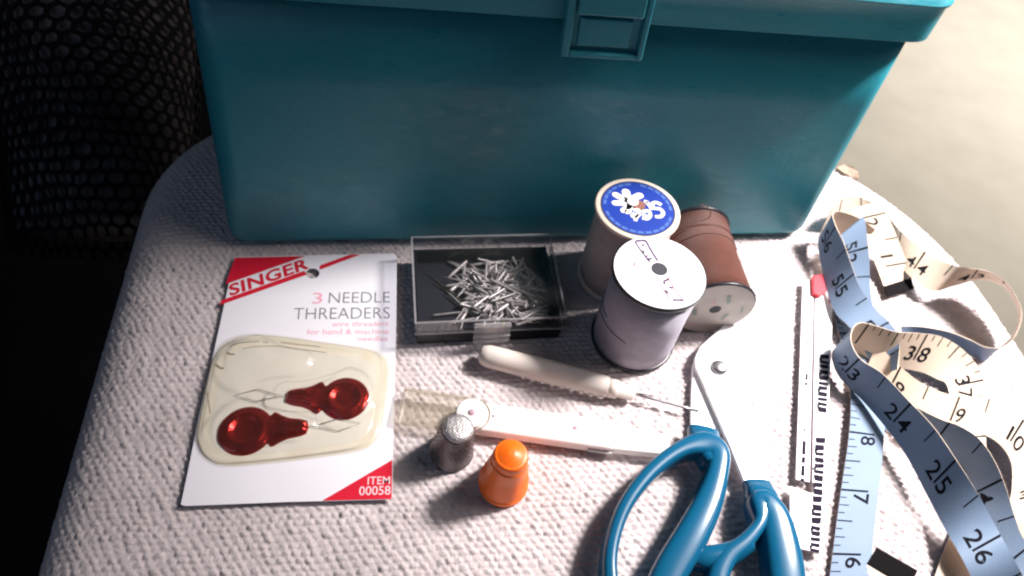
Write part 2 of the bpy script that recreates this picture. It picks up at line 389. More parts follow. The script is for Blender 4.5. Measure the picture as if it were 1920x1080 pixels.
# ------------------------------------------------------------------ mesh container in the dark at the left
def build_mesh_container():
    A = np.array(un(205, 470, -95)); B = np.array(un(165, -260, 40))
    ax = Vector(B - A); L = ax.length
    root = thing('mesh_container', 'black container of open hexagonal mesh in the dark left of the seat', 'container', tuple(A))
    p, x, y, a = frame(A, ax)
    r0, r1 = 0.048, 0.066
    def P(s, t, dr=0.0):
        s, t = s + 0.007 * math.sin(t * 23 + s * 31) + 0.002 * math.sin(t * 51 - s * 70), min(max(t + 0.003 * math.sin(s * 44 + t * 37), 0), 1)
        r = r0 + (r1 - r0) * t
        th = s * 2 * math.pi
        return p + a * (t * L) + (x * math.cos(th) + y * math.sin(th)) * (r + dr)
    ncol = 44; nrow = int(L / (2 * math.pi * 0.057 / ncol * 0.866))
    vs = []; fs = []
    for j in range(nrow):
        for i in range(ncol):
            c = ((i + 0.5 * (j % 2)) / ncol, (j + 0.5) / nrow); hs = random.uniform(0.66, 0.76)
            out, inn, dep = [], [], []
            for k in range(6):
                ang = math.pi / 6 + k * math.pi / 3
                ds, dt = math.cos(ang) / ncol / 1.732, math.sin(ang) * 0.6667 / nrow
                for lst, q, dr in ((out, 1.0, 0), (inn, hs, 0.0002), (dep, hs + .02, -0.0008)):
                    lst.append(P(c[0] + ds * q, min(max(c[1] + dt * q, 0), 1), dr))
            b = len(vs); vs += out + inn + dep
            for k in range(6):
                k2 = (k + 1) % 6
                fs.append((b + k, b + k2, b + 6 + k2, b + 6 + k)); fs.append((b + 6 + k, b + 6 + k2, b + 12 + k2, b + 12 + k))
    obj('mesh_skin', vs, fs, 'mesh', root, smooth=False)
    lv = []; lf = []; n = 40
    for t in np.linspace(0.05, 1, 20):
        for k in range(n): lv.append(P(k / n, t, -0.004))
    for i in range(19):
        for k in range(n): lf.append((i * n + k, i * n + (k + 1) % n, (i + 1) * n + (k + 1) % n, (i + 1) * n + k))
    lf.append(tuple(range(n))[::-1])
    obj('lining', lv, lf, 'lining', root)
build_mesh_container()

# ------------------------------------------------------------------ teal sewing box
def rrect(u0, u1, v0, v1, r, n=8):
    pts = []
    for (cu, cv, a0) in ((u1 - r, v0 + r, -90), (u1 - r, v1 - r, 0), (u0 + r, v1 - r, 90), (u0 + r, v0 + r, 180)):
        for k in range(n + 1):
            a = math.radians(a0 + 90 * k / n); pts.append((cu + r * math.cos(a), cv + r * math.sin(a)))
    return pts
def loft(rings, close=True):
    n = len(rings[0]); vs = [p for r in rings for p in r]; fs = []
    for i in range(len(rings) - 1):
        for k in range(n):
            k2 = (k + 1) % n; fs.append((i * n + k, i * n + k2, (i + 1) * n + k2, (i + 1) * n + k))
    if close: fs.append(tuple(range(n))[::-1]); fs.append(tuple((len(rings) - 1) * n + k for k in range(n)))
    return vs, fs
box = thing('sewing_box', 'large teal plastic sewing box with latch standing at the back of the seat', 'box', tuple(uv(59, 270, 0.5)))
def ring_at(z, grow=0.0, r=9):
    """outline of the box at a height: its front leans back a little as it rises"""
    t = z / 105.0; skew = lambda u: (-0.025 * (u - 59)) * t
    pts = rrect(-76 + 6 * t - grow, 194 + 3 * t + grow, 208.5 + 13 * t - grow, 338 + 4 * t + grow, r + grow * 0.5)
    return [uv(u_, v_ + skew(u_), z + (59 - u_) * 0.022 * t) for u_, v_ in pts]
rings = []
for q in (0, 15, 30, 50, 70, 90):
    a = math.radians(q); rings.append(ring_at(0.6 + 6 * (1 - math.sin(a)) if q else 6.6, 0)) if False else None
rings = [ring_at(0.6, -7, 5), ring_at(0.8, -4.5, 6), ring_at(1.6, -2.4, 7.5), ring_at(3.2, -0.9, 8.5), ring_at(6, 0), ring_at(40, 0), ring_at(75, 0), ring_at(110, 0)]
obj('box_body', *loft(rings), 'teal', box)
lid = obj('box_lid', *loft([ring_at(a_ + 3.2, g_) for a_, g_ in ((104.6, .4), (104.2, 4.2), (104.8, 5.0), (112, 5.3), (117.4, 5.4), (118.6, 6.2), (119.6, 6.4), (120.6, 5.8), (126, 2.0), (131, -4), (133, -12))]), 'teal', box)
sharp(lid, 40)
# latch: a hinged flap with a raised rim round a recessed panel
def front_pt(u, z, outm):
    t = z / 105.0; return uv(u, 208.5 + 13 * t - 0.025 * (u - 59) * t - outm, z + (59 - u) * 0.022 * t)
def latch_box(name, u0, u1, z0, z1, o0, o1, parent, mt='teal', bev=0.0006, sl=0.0):
    vs = [front_pt(u0 - sl, z0, o0), front_pt(u1 - sl, z0, o0), front_pt(u1, z1, o0), front_pt(u0, z1, o0), front_pt(u0 - sl, z0, o1), front_pt(u1 - sl, z0, o1), front_pt(u1, z1, o1), front_pt(u0, z1, o1)]
    o_ = obj(name, vs, [(0, 3, 2, 1), (4, 5, 6, 7), (0, 1, 5, 4), (1, 2, 6, 5), (2, 3, 7, 6), (3, 0, 4, 7)], mt, parent, smooth=False)
    return bevel(o_, bev)
la, lb, l0, l1 = 56.0, 86.0, 97.0, 127.0
lat = latch_box('latch', la, lb, l0, l1, 6.4, 8.0, box)
for nm, a_ in (('latch_rim', (la, la + 3.0, l0, l1)), ('latch_rim', (lb - 2.2, lb, l0, l1)), ('latch_rim', (la + 3.0, lb - 2.2, l0, l0 + 2.0))):
    latch_box(nm, *a_, 8.0, 10.2, lat)
latch_box('latch_panel', la + 5.4, lb - 5.6, l0 + 4.0, 111.0, 8.0, 9.3, lat)
latch_box('latch_hinge', la + 3.6, lb - 2.8, 112.6, 125, 8.0, 10.8, lat)
latch_box('latch_stem', la + 6, lb - 6, l0 + 5, l1 - 8, -0.5, 6.4, lat)

# ------------------------------------------------------------------ needle threader card
CZ = 1.8
card = thing('needle_threader_card', 'white and red blister card of needle threaders lying left of the pin box', 'blister pack', tuple(un(560, 710, 0)))
def card_body():
    cu = bpy.data.curves.new('c', 'CURVE'); cu.dimensions = '2D'; cu.fill_mode = 'BOTH'; cu.extrude = 0.0002
    outer = [(440, 482), (590, 478.5), (738, 475), (744, 479), (743, 600), (739, 760), (735, 936), (540, 941), (348, 948.5), (339, 946), (352, 885), (372, 785), (402, 655)]
    hole = [(586 + 13 * math.cos(t), 512.5 + 9.5 * math.sin(t)) for t in np.linspace(0, 2 * math.pi, 24, endpoint=False)]
    for pts in (outer, hole):
        s = cu.splines.new('POLY'); s.points.add(len(pts) - 1); s.use_cyclic_u = True
        for k, p in enumerate(pts): w_ = un(*p, CZ); s.points[k].co = (w_[0], w_[1], 0, 1)
    o_ = bpy.data.objects.new('c', cu); COL.objects.link(o_)
    me = bpy.data.meshes.new_from_object(o_.evaluated_get(bpy.context.evaluated_depsgraph_get()))
    v = [(x.co.x, x.co.y, x.co.z + CZ * MM - 0.00021) for x in me.vertices]; f = [tuple(p.vertices) for p in me.polygons]
    bpy.data.objects.remove(o_); bpy.data.curves.remove(cu); bpy.data.meshes.remove(me)
    obj('card_board', v, f, 'card', card, smooth=False)
card_body()
flat('red_corner', [(440.5, 483), (573, 480), (423, 533)], CZ, 'red', card)
flat('red_stripe', [(415, 563), (571, 507.5), (575, 515), (412.5, 572)], CZ, 'red', card)
flat('red_stripe', [(600, 497.5), (656, 477.5), (676, 477), (599, 506)], CZ, 'red', card)
flat('red_corner', [(735.6, 862), (734.4, 935.5), (604, 938.8)], CZ, 'red', card)
write('brand_lettering', 'SINGER', (431, 555), (580, 502), (428, 534), CZ, 'red', card, offset=0.03, spacing=1.05)
for seg_ in ([(431, 556), (445, 551)], ): pass
write('print_digit', '3', (585, 569), (604, 568.5), (586.5, 549), CZ, 'pink', card)
write('print_line', 'NEEDLE', (616, 568.5), (731, 567), (617.5, 548.5), CZ, 'grey_ink', card, offset=-0.012)
write('print_line', 'THREADERS', (550, 599), (731, 597), (552, 577.5), CZ, 'grey_ink', card, offset=-0.012)
write('print_small', 'wire threaders', (622, 612), (728, 611), (623, 603), CZ, 'pink', card)
write('print_small', 'for hand & machine', (575, 627), (729, 626), (576, 617), CZ, 'pink', card)
write('print_small', 'needles', (671, 639.5), (727, 639), (672, 630.5), CZ, 'pink', card)
write('print_item', 'ITEM', (689, 908.5), (731, 907.5), (690, 894), CZ, 'pale_pink', card, offset=0.005)
write('print_item', '00058', (673, 928.5), (732, 927), (674, 912), CZ, 'pale_pink', card, offset=0.005)
zm = lambda x, y: (360 + x / 3.857, 620 + y / 3.857)
BL = [zm(*p) for p in [(40, 720), (38, 800), (80, 900), (170, 965), (300, 978), (620, 950), (900, 915), (1150, 880), (1270, 845), (1335, 780), (1375, 650), (1405, 450), (1422, 290), (1405, 205), (1320, 145), (1120, 110), (900, 80), (700, 50), (500, 32), (340, 42), (210, 110), (140, 240), (90, 470)]]
blw = catmull([un(*p, CZ) for p in BL], 5, True)
flat('cream_patch', [p for p in BL], CZ, 'cream_patch', card, lift=0.05)
_c = np.array(BL).mean(0); _in = [tuple(_c + (np.array(p) - _c) * [0.86, 0.83]) for p in BL]
_pts = catmull(_in, 4, True); flat('pale_window', [tuple(p) for p in _pts], CZ, 'pale_window', card, lift=0.09)
# the raised clear window: a heightfield over the patch, with a bulge for each threader
TH = [dict(tip=zm(690, 480), head=zm(1105, 492)), dict(tip=zm(832, 700), head=zm(390, 725)), dict(tip=zm(800, 250), head=zm(470, 240))]
for t in TH: t['a'] = np.array(un(*t['tip'], CZ)); t['b'] = np.array(un(*t['head'], CZ))
def blister():
    c = blw.mean(0); n = len(blw); vs = []; fs = []
    steps = [1.02, 1.0, 0.985, 0.97, 0.955, 0.94, 0.925] + list(np.linspace(0.90, 0.04, 40))
    for k in steps:
        for p in blw:
            q = c + (p - c) * (k * (0.985 if k < 1 else 1)); d = (1 - k) / 0.085
            s = min(max(d, 0), 1); s = s * s * (3 - 2 * s); h = 0.25 + 3.2 * s
            for ti in TH:
                ax_ = ti['b'] - ti['a']; L = np.linalg.norm(ax_); e = ax_ / L; rel = q - ti['a']
                al = np.clip(rel @ e, 0, L); dist = np.linalg.norm(rel - e * al); rad = 0.0035 + 0.0060 * (al / L) ** 2
                g = min(max(1.3 - dist / rad / 1.0, 0) / 0.32, 1); g = g * g * (3 - 2 * g); h += 1.9 * g * s
            vs.append((q[0], q[1], (CZ + h) * MM))
    vs.append((c[0], c[1], vs[-1][2]))
    for i in range(len(steps) - 1):
        for k in range(n):
            k2 = (k + 1) % n; fs.append((i * n + k, i * n + k2, (i + 1) * n + k2, (i + 1) * n + k))
    b = (len(steps) - 1) * n
    for k in range(n): fs.append((b + k, b + (k + 1) % n, len(vs) - 1))
    obj('clear_blister', vs, fs, 'blister', card)
blister()
for pts, wd in (([(492, 641), (498, 641.5), (503, 642)], .35), ([(527, 642), (560, 646), (600, 650)], .28), ([(455, 654), (480, 650), (520, 649), (560, 654), (612, 661)], .30), ([(430, 650), (450, 643), (486, 640)], .35), ([(425, 661), (432, 664), (440, 664)], .8), ([(404, 683), (413, 690), (420, 690)], .8), ([(388, 735), (392, 760), (394, 775)], .3)):
    obj('tear_shadow_mark', *stroke(pts, CZ, wd, lift=0.12), 'dark_line', card, smooth=False)  # painted strokes for tears in the print and the shadows along them

# two red foil threaders under the clear window
def threader(ti, label, zb, flip):
    a, b = ti['a'].copy(), ti['b'].copy(); a[2] = b[2] = 0
    L = np.linalg.norm(b - a); e = (b - a) / L; s = np.array([-e[1], e[0], 0])
    root = thing('needle_threader', label, 'needle threader', (a[0], a[1], zb * MM), 'red needle threaders under the blister')
    R = 0.0090 if not flip else 0.0096
    def half(x):        # half width along the axis: tip, shoulders, notch, round head
        k = x / L
        pts = [(-0.03, 0.0), (0.0, 2.6), (0.10, 3.5), (0.30, 4.2), (0.42, 5.3), (0.52, 6.7), (0.57, 6.9), (0.63, 5.2), (0.68, 5.0)]
        body = np.interp(k, [p[0] for p in pts], [p[1] for p in pts]) * MM if k < 0.70 else 0.0
        dx = x - L; head = math.sqrt(max(R * R - dx * dx, 0))
        return max(body, head)
    xs = np.concatenate([[-0.03 * L, -0.02 * L, 0], np.linspace(0.02 * L, L + R * 0.9, 44), L + R * np.array([0.94, 0.97, 0.99, 1.0])])
    ys = np.linspace(-1, 1, 25); vs = []; fs = []
    for x in xs:
        h = half(x)
        for yy in ys:
            dy = yy * h; dh = math.hypot(x - L, dy)
            z = 1.3 * (1 - abs(yy) ** 5)
            edge = min(1, (L + R - x) / (0.18 * R)) if x > L else 1; z *= max(edge, 0) ** 0.5 * min(1, (x + 0.03 * L) / (0.05 * L) + 0.001)
            z -= 1.1 * math.exp(-(dh / (R * 0.52)) ** 4)                     # pressed dish in the head
            z += 0.6 * math.exp(-((dh - R * 0.62) / (R * 0.10)) ** 2)
            z -= 0.8 * math.exp(-(((x - 0.56 * L) / 0.0022) ** 2 + ((abs(dy) - 0.0035) / 0.0014) ** 2))
            z += 0.8 * math.exp(-(((x - 0.30 * L) / 0.0018) ** 2 + ((abs(dy) - 0.0015) / 0.0009) ** 2))
            z += 0.8 * math.exp(-(((x - 0.10 * L) / 0.0016) ** 2 + ((abs(dy) - 0.0012) / 0.0009) ** 2))
            p = a + e * x + s * dy; vs.append((p[0], p[1], (zb + z) * MM))
    m = len(ys)
    for i in range(len(xs) - 1):
        for k in range(m - 1):
            fs.append((i * m + k, (i + 1) * m + k, (i + 1) * m + k + 1, i * m + k + 1))
    o_ = obj('foil_body', vs, fs, 'foil', root)
    sol = o_.modifiers.new('t', 'SOLIDIFY'); sol.thickness = 0.0003; sol.offset = -1
    t0 = a - e * 0.0005; lw = [t0 + Z * (zb + .6) * MM, t0 - e * 0.004 + s * 0.0006 + Z * (zb + .6) * MM, t0 - e * 0.0105 + s * 0.0026 + Z * (zb + .6) * MM, t0 - e * 0.0185 - s * 0.0002 + Z * (zb + .5) * MM, t0 - e * 0.0105 - s * 0.0026 + Z * (zb + .6) * MM, t0 - e * 0.004 - s * 0.0006 + Z * (zb + .6) * MM]
    obj('wire_loop', *tube(lw, 0.00013, closed=True, seg=6), 'wire', root)
threader(TH[0], 'red foil needle threader with its round head to the right', CZ + 0.15, False)
threader(TH[1], 'red foil needle threader with its round head to the left', CZ + 0.15, True)

# ------------------------------------------------------------------ pin box
PBH = 16.0
pc = [np.array(un(*p, PBH)) for p in ((766, 444), (1026, 439), (1068, 594), (784, 606))]
pbx = (pc[1] - pc[0] + pc[2] - pc[3]); pbx[2] = 0; PW = np.linalg.norm(pbx) / 2; ex = pbx / np.linalg.norm(pbx); ey = np.array([-ex[1], ex[0], 0])
PD = (np.dot(pc[0] - pc[3], ey) + np.dot(pc[1] - pc[2], ey)) / 2
pcen = sum(pc) / 4; pcen[2] = 0
def pb(x, y, z): return pcen + ex * x * MM + ey * y * MM + Z * z * MM
W2, D2 = PW * 500, PD * 500
pbox = thing('pin_box', 'small black pin box with hinged clear lid against the teal box', 'box', tuple(pb(0, 0, 0.3)))
def pbbox(name, x0, x1, y0, y1, z0, z1, mt, parent, bev=0.0004):
    vs, fs = boxpts(pb((x0 + x1) / 2, (y0 + y1) / 2, (z0 + z1) / 2), ex, ey, Z, (x1 - x0) * MM, (y1 - y0) * MM, (z1 - z0) * MM)
    return bevel(obj(name, vs, fs, mt, parent, smooth=False), bev) if bev else obj(name, vs, fs, mt, parent, smooth=False)
tray = pbbox('tray_bottom', -W2 + .6, W2 - .6, -D2 + .6, D2 - .6, 0.4, 1.6, 'navy', pbox)
pbbox('tray_wall', -W2 + .6, W2 - .6, -D2 + .6, -D2 + 2, 1.6, 8.6, 'black', tray)
pbbox('tray_wall', -W2 + .6, W2 - .6, D2 - 2, D2 - .6, 1.6, 8.6, 'black', tray)
pbbox('tray_wall', -W2 + .6, -W2 + 2, -D2 + 2, D2 - 2, 1.6, 8.6, 'black', tray)
pbbox('tray_wall', W2 - 2, W2 - .6, -D2 + 2, D2 - 2, 1.6, 8.6, 'black', tray)
def shell(x0, x1, y0, y1, z0, z1):
    P = [pb(x, y, z) for z in (z0, z1) for x, y in ((x0, y0), (x1, y0), (x1, y1), (x0, y1))]
    return P, [(4, 5, 6, 7), (0, 1, 5, 4), (1, 2, 6, 5), (2, 3, 7, 6), (3, 0, 4, 7)]
lidp = obj('clear_lid', *shell(-W2, W2, -D2, D2, 8.8, PBH), 'clear', pbox, smooth=False)
bevel(lidp, 0.0007, 3)
pbbox('lid_rim', -W2 - .3, W2 + .3, -D2 - .5, -D2 - .05, 8.3, 9.2, 'clear_edge', lidp, 0.0002)
pbbox('lid_rim', -W2, W2, -D2 - .25, -D2 + .55, PBH - .6, PBH + .15, 'clear_edge', lidp, 0.0002)
pbbox('lid_rim', -W2 - .25, -W2 + .55, -D2, D2, PBH - .6, PBH + .15, 'clear_edge', lidp, 0.0002)
pbbox('lid_rim', W2 - .5, W2 + .25, -D2, D2, PBH - .6, PBH + .12, 'clear_edge', lidp, 0.0002)
pbbox('lid_rim', -W2, W2, D2 - .5, D2 + .25, PBH - .6, PBH + .12, 'clear_edge', lidp, 0.0002)
ltc = pbbox('lid_latch', -7.0, 7.4, -D2 - 2.2, -D2 - .6, 2.4, 15.5, 'clear_edge', pbox, 0.0004)
pbbox('latch_ridge', -7.2, 7.6, -D2 - 2.9, -D2 - 2.2, 8.0, 9.0, 'clear_edge', ltc, 0.0002)
pbbox('latch_ridge', -7.2, 7.6, -D2 - 2.8, -D2 - 2.2, 5.0, 5.7, 'clear_edge', ltc, 0.0002)
pbbox('latch_ridge', -7.2, 7.6, -D2 - 2.6, -D2 - 2.2, 14.4, 15.2, 'clear_edge', ltc, 0.0002)
# the pins: every one an object of its own
def pin_mesh(nm, L, r, head, mt):
    prof = [(r * 0.15, -L / 2), (r * 0.8, -L / 2 + L * 0.16), (r, -L / 2 + L * 0.3), (r, L / 2 - 0.9 * MM)]
    if head: prof += [(head, L / 2 - 0.7 * MM), (head, L / 2 - 0.25 * MM), (head * 0.6, L / 2)]
    else: prof += [(r, L / 2), (r * 0.5, L / 2 + 0.2 * MM)]
    v, f = lathe(prof, (0, 0, 0), (1, 0, 0), seg=8)
    me = bpy.data.meshes.new(nm); me['half'] = L / MM / 2; me.from_pydata([tuple(x) for x in v], [], f); me.materials.append(M[mt])
    me.polygons.foreach_set('use_smooth', np.ones(len(f), dtype=bool)); return me
kinds = [pin_mesh('pin', L * MM, r * MM, h * MM if h else 0, 'pin') for L, r, h in ((20, .40, .62), (16, .60, 0), (23, .40, 0), (13, .75, 0), (18, .48, .68), (12, .85, 0))]
def heap(x, y):
    return 5.6 * math.exp(-(((x - 9) / 15) ** 2 + ((y - 1) / 12) ** 2))
n_p = 0
while n_p < 175:
    x, y = random.gauss(8, 9.5), random.gauss(0, 9)
    if not (-12 < x < W2 - 5 and -D2 + 4 < y < D2 - 4): continue
    ang = random.choice([random.gauss(-0.55, 0.35), random.gauss(0.55, 0.4), random.gauss(-1.1, 0.4), random.uniform(-1.57, 1.57)])
    zz = 2.6 + heap(x, y) * random.uniform(0.15, 1.0); me = random.choice(kinds)
    hl = me['half']
    if abs(x) + abs(math.cos(ang)) * hl > W2 - 2.2 or abs(y) + abs(math.sin(ang)) * hl > D2 - 2.2: continue
    o = bpy.data.objects.new('pin', me); COL.objects.link(o); o.location = Vector(pb(x, y, zz))
    base = math.atan2(ex[1], ex[0]); tilt = random.gauss(0, 0.14) if zz > 4.5 else random.gauss(0, 0.04)
    o.rotation_euler = (random.uniform(0, 6), tilt, base + ang + random.choice((0, math.pi)))
    tag(o, 'short silvery pin heaped with many others in the clear-lidded pin box', 'pin', 'silvery pins heaped in the pin box'); n_p += 1
ym = pin_mesh('pin', 18 * MM, .35 * MM, 1.15 * MM, 'pin'); ym.materials.append(M['yellow'])
for p_ in ym.polygons:
    if sum(ym.vertices[i].co.x for i in p_.vertices) / len(p_.vertices) > 18 * MM / 2 - 0.95 * MM: p_.material_index = 1
o = bpy.data.objects.new('pin', ym); COL.objects.link(o); o.location = Vector(pb(-1, -D2 + 10, 6.0)); o.rotation_euler = (0, 0.12, math.atan2(ex[1], ex[0]) - 0.6)
tag(o, 'pin with a yellow bead head near the front of the pin box', 'pin', 'pins of the pin box')
for x, y, a_, lb_ in ((-16, 5, -0.85, 'thin dark needle lying alone at the far left of the pin box'), (-13, 0.5, -0.75, 'thin dark needle second from the left in the pin box')):
    nm_ = pin_mesh('needle', 26 * MM, .28 * MM, 0, 'dark_pin'); o = bpy.data.objects.new('needle', nm_); COL.objects.link(o); o.location = Vector(pb(x, y, 2.2)); o.rotation_euler = (0, 0, math.atan2(ex[1], ex[0]) + a_)
    tag(o, lb_, 'needle', 'dark needles in the pin box')

# ------------------------------------------------------------------ thread spools
def disc(c, axis, r0, r1, seg=64):
    p, x, y, a = frame(c, axis); vs = []; fs = []
    for k in range(seg):
        th = 2 * math.pi * k / seg; d_ = x * math.cos(th) + y * math.sin(th); vs += [p + d_ * r0, p + d_ * r1]
    for k in range(seg):
        j = (k + 1) % seg; fs.append((2 * k, 2 * k + 1, 2 * j + 1, 2 * j))
    return vs, fs
def windings(p, axis, r, rows, parent, mt, amp=0.0012):
    """a few loose turns lying over the winding"""
    for h, tilt, th0, th1 in rows:
        pt, x, y, a = frame(p, axis); P = []
        for th in np.linspace(th0, th1, 40): P.append(pt + a * (h + tilt * math.sin(th)) + (x * math.cos(th) + y * math.sin(th)) * (r + 0.00008))
        obj('loose_turn', *tube(P, 0.00022, seg=6), mt, parent)
M['thr_white'] = thread_mat('cream thread', (0.70, 0.55, 0.50), (0, 0, 1), 0.0011)
M['thr_grey'] = thread_mat('silvery lilac thread', (0.48, 0.44, 0.53), (0, 0, 1), 0.0011)
M['turn_grey'] = mat('darker turn', (0.23, 0.21, 0.26), rough=0.6)
# cream spool with the blue label
bs = un(1152, 517, 0); HB = 43.5
s1 = thing('thread_spool', 'cream thread spool with round blue daisy label, standing behind the lilac one', 'thread spool', tuple(bs), 'thread spools in front of the teal box')
obj('flange', *lathe([(15.2 * MM, 0), (17 * MM, .3 * MM), (17.2 * MM, 1.4 * MM), (16.6 * MM, 2.2 * MM)], bs, (0, 0, 1)), 'flange_cream', s1)
obj('thread', *lathe([(16.1 * MM, 2.2 * MM), (16.4 * MM, 10 * MM), (16.2 * MM, 25 * MM), (16.0 * MM, 41 * MM)], bs, (0, 0, 1)), 'thr_white', s1)
obj('flange', *lathe([(16.0 * MM, 41 * MM), (17.2 * MM, 41.4 * MM), (17.5 * MM, 42.2 * MM), (17.4 * MM, 43.1 * MM), (16.9 * MM, HB * MM), (3.1 * MM, HB * MM), (3 * MM, (HB - .5) * MM)], bs, (0, 0, 1)), 'flange_cream', s1)
top = Vector(bs) + Vector((0, 0, (HB + .05) * MM))
lab = obj('blue_label', *disc(top, (0, 0, 1), 2.6 * MM, 15.2 * MM), 'label_blue', s1, smooth=False)
obj('label_ring', *disc(top + Vector((0, 0, .00005)), (0, 0, 1), 14.75 * MM, 15.3 * MM), 'hole', lab, smooth=False)
for k in range(26):
    if k % 7 == 6: continue
    th = 2 * math.pi * k / 26; p_, x_, y_, a_ = frame(top + Vector((0, 0, .00006)), (0, 0, 1)); v_ = []
    for q in range(5):
        t_ = th + q / 4 * 0.19; d_ = x_ * math.cos(t_) + y_ * math.sin(t_); v_ += [p_ + d_ * 12.9 * MM, p_ + d_ * 14.1 * MM]
    obj('rim_print', v_, [(2 * q, 2 * q + 1, 2 * q + 3, 2 * q + 2) for q in range(4)], 'label_pale_blue', lab, smooth=False)
zt = HB + .06
bz = lambda x, y: (1100 + x / 8.642, 325 + y / 8.642)
for pts, wd in (([(690, 450), (650, 350), (635, 300)], 3.4), ([(680, 450), (560, 395), (470, 345)], 2.9), ([(690, 470), (560, 480), (460, 480)], 2.7), ([(720, 500), (650, 560), (600, 600)], 2.7), ([(720, 450), (790, 390), (860, 360)], 3.2), ([(700, 500), (690, 570), (660, 620)], 2.6), ([(690, 450), (720, 450), (750, 455)], 4.6)):
    obj('daisy_petal', *join(stroke([bz(*p) for p in pts], zt, wd), (lambda c: ([c + np.array([wd / 2 * MM * math.cos(t), wd / 2 * MM * math.sin(t), 0]) for t in np.linspace(0, 2 * math.pi, 14, endpoint=False)], [tuple(range(14))]))(un(*bz(*pts[-1]), zt + .07))), 'label_white', lab, smooth=False)
for pts in ([(760, 600), (830, 590), (850, 660), (800, 720), (790, 770)], [(770, 640), (740, 690), (790, 700), (830, 650)], [(900, 620), (1000, 610), (1030, 680), (980, 735), (900, 720)], [(900, 660), (960, 690), (920, 700)], [(1210, 510), (1120, 470), (1060, 500), (1090, 560), (1190, 580), (1240, 640), (1200, 700), (1110, 700)], [(960, 460), (1020, 520), (1060, 590)], [(930, 450), (1000, 470)]):
    obj('label_letter', *stroke([bz(*p) for p in pts], zt, 1.55, lift=.09), 'label_white', lab, smooth=False)
obj('spool_hole', *disc(Vector(un(*bz(850, 510), HB + .12)), (0, 0, 1), 0.0, 2.6 * MM, 32), 'hole_brown', s1, smooth=False)
# lilac-grey spool with the white label
gs = un(1184, 634, 0); HG = 44.5
s2 = thing('thread_spool', 'silvery lilac thread spool with white label, standing in front of the others', 'thread spool', tuple(gs), 'thread spools in front of the teal box')
obj('flange', *lathe([(15.8 * MM, 0), (17.4 * MM, .3 * MM), (17.6 * MM, 1.6 * MM), (16.9 * MM, 2.0 * MM)], gs, (0, 0, 1)), 'flange_dark', s2)
obj('thread', *lathe([(16.7 * MM, 2 * MM), (16.9 * MM, 8 * MM), (16.6 * MM, 24 * MM), (16.8 * MM, 42.8 * MM)], gs, (0, 0, 1)), 'thr_grey', s2)
obj('flange', *lathe([(16.6 * MM, 42.6 * MM), (17.8 * MM, 42.8 * MM), (18.0 * MM, 43.4 * MM), (17.9 * MM, 44.2 * MM), (17.5 * MM, HG * MM)], gs, (0, 0, 1)), 'flange_dark', s2)
lab2 = obj('white_label', *lathe([(17.35 * MM, HG * MM - .0001), (17.3 * MM, (HG + .12) * MM)], gs, (0, 0, 1)), 'label_white', s2, smooth=False)
windings(gs, (0, 0, 1), 16.75 * MM, [(0.024, 0.0022, 2.6, 5.2), (0.017, -0.0015, 3.4, 5.9)], s2, 'turn_grey')
wz = lambda x, y: (1140 + x / 7.715, 440 + y / 7.715)
for pts, wd, m_ in (([(385, 95), (500, 260), (610, 400)], .8, 'label_mauve'), ([(545, 80), (620, 220), (720, 380)], 1.0, 'label_mauve'), ([(400, 92), (470, 85), (545, 85)], 1.3, 'label_mauve'), ([(700, 600), (790, 770), (905, 940)], .8, 'label_faint'), ([(860, 600), (950, 760), (1080, 940)], .8, 'label_faint'), ([(930, 945), (1000, 945), (1100, 950)], 1.0, 'label_mauve')):
    obj('label_line', *stroke([wz(*p) for p in pts], HG + .12, wd), m_, lab2, smooth=False)
for pts in ([(480, 150), (530, 150)], [(520, 230), (510, 260)], [(555, 300), (580, 310)], [(560, 360), (640, 340)], [(800, 680), (880, 640)], [(830, 720), (800, 690)], [(830, 800), (870, 850)], [(880, 760), (940, 770)]):
    obj('label_letter', *stroke([wz(*p) for p in pts], HG + .12, 1.1), 'label_mauve', lab2, smooth=False)
for c_, rx in (((425, 425), 42), ((468, 525), 45)):
    obj('label_digit', *stroke([wz(c_[0] + rx * math.cos(t), c_[1] + rx * .72 * math.sin(t)) for t in np.linspace(0, 2 * math.pi, 9, endpoint=False)], HG + .12, .5, closed=True), 'label_faint', lab2, smooth=False)
obj('label_digit', *stroke([wz(*p) for p in [(490, 640), (480, 600), (530, 600), (570, 640)]], HG + .12, .5), 'label_faint', lab2, smooth=False)
obj('label_digit', *stroke([wz(*p) for p in [(385, 400), (370, 440), (400, 455)]], HG + .12, .5), 'label_faint', lab2, smooth=False)
obj('spool_hole', *disc(Vector(un(*wz(745, 495), HG + .25)), (0, 0, 1), 0.0, 3.1 * MM, 32), 'hole', s2, smooth=False)
# brown spool lying on its side
RB = 16.8
f0 = np.array(un(1341, 580, RB)); b0 = np.array(un(1303, 455, RB)); axb = (b0 - f0) / np.linalg.norm(b0 - f0); LB = 43 * MM
M['thr_brown'] = thread_mat('brown thread', (0.155, 0.046, 0.028), tuple(axb), 0.0006)
M['turn_brown'] = mat('dark brown turn', (0.10, 0.03, 0.025), rough=0.6)
s3 = thing('thread_spool', 'brown thread spool lying on its side beside the scissors', 'thread spool', (f0[0], f0[1], 0.0), 'thread spools in front of the teal box')
obj('flange', *lathe([((RB - .5) * MM, 0), (RB * MM, .3 * MM), (RB * MM, 1.2 * MM), ((RB - 1.2) * MM, 1.5 * MM)], f0, axb), 'flange_dark', s3)
obj('thread', *lathe([((RB - 1.2) * MM, 1.5 * MM), ((RB - .9) * MM, 6 * MM), ((RB - 1.3) * MM, 22 * MM), ((RB - 1.0) * MM, 41.5 * MM)], f0, axb), 'thr_brown', s3)
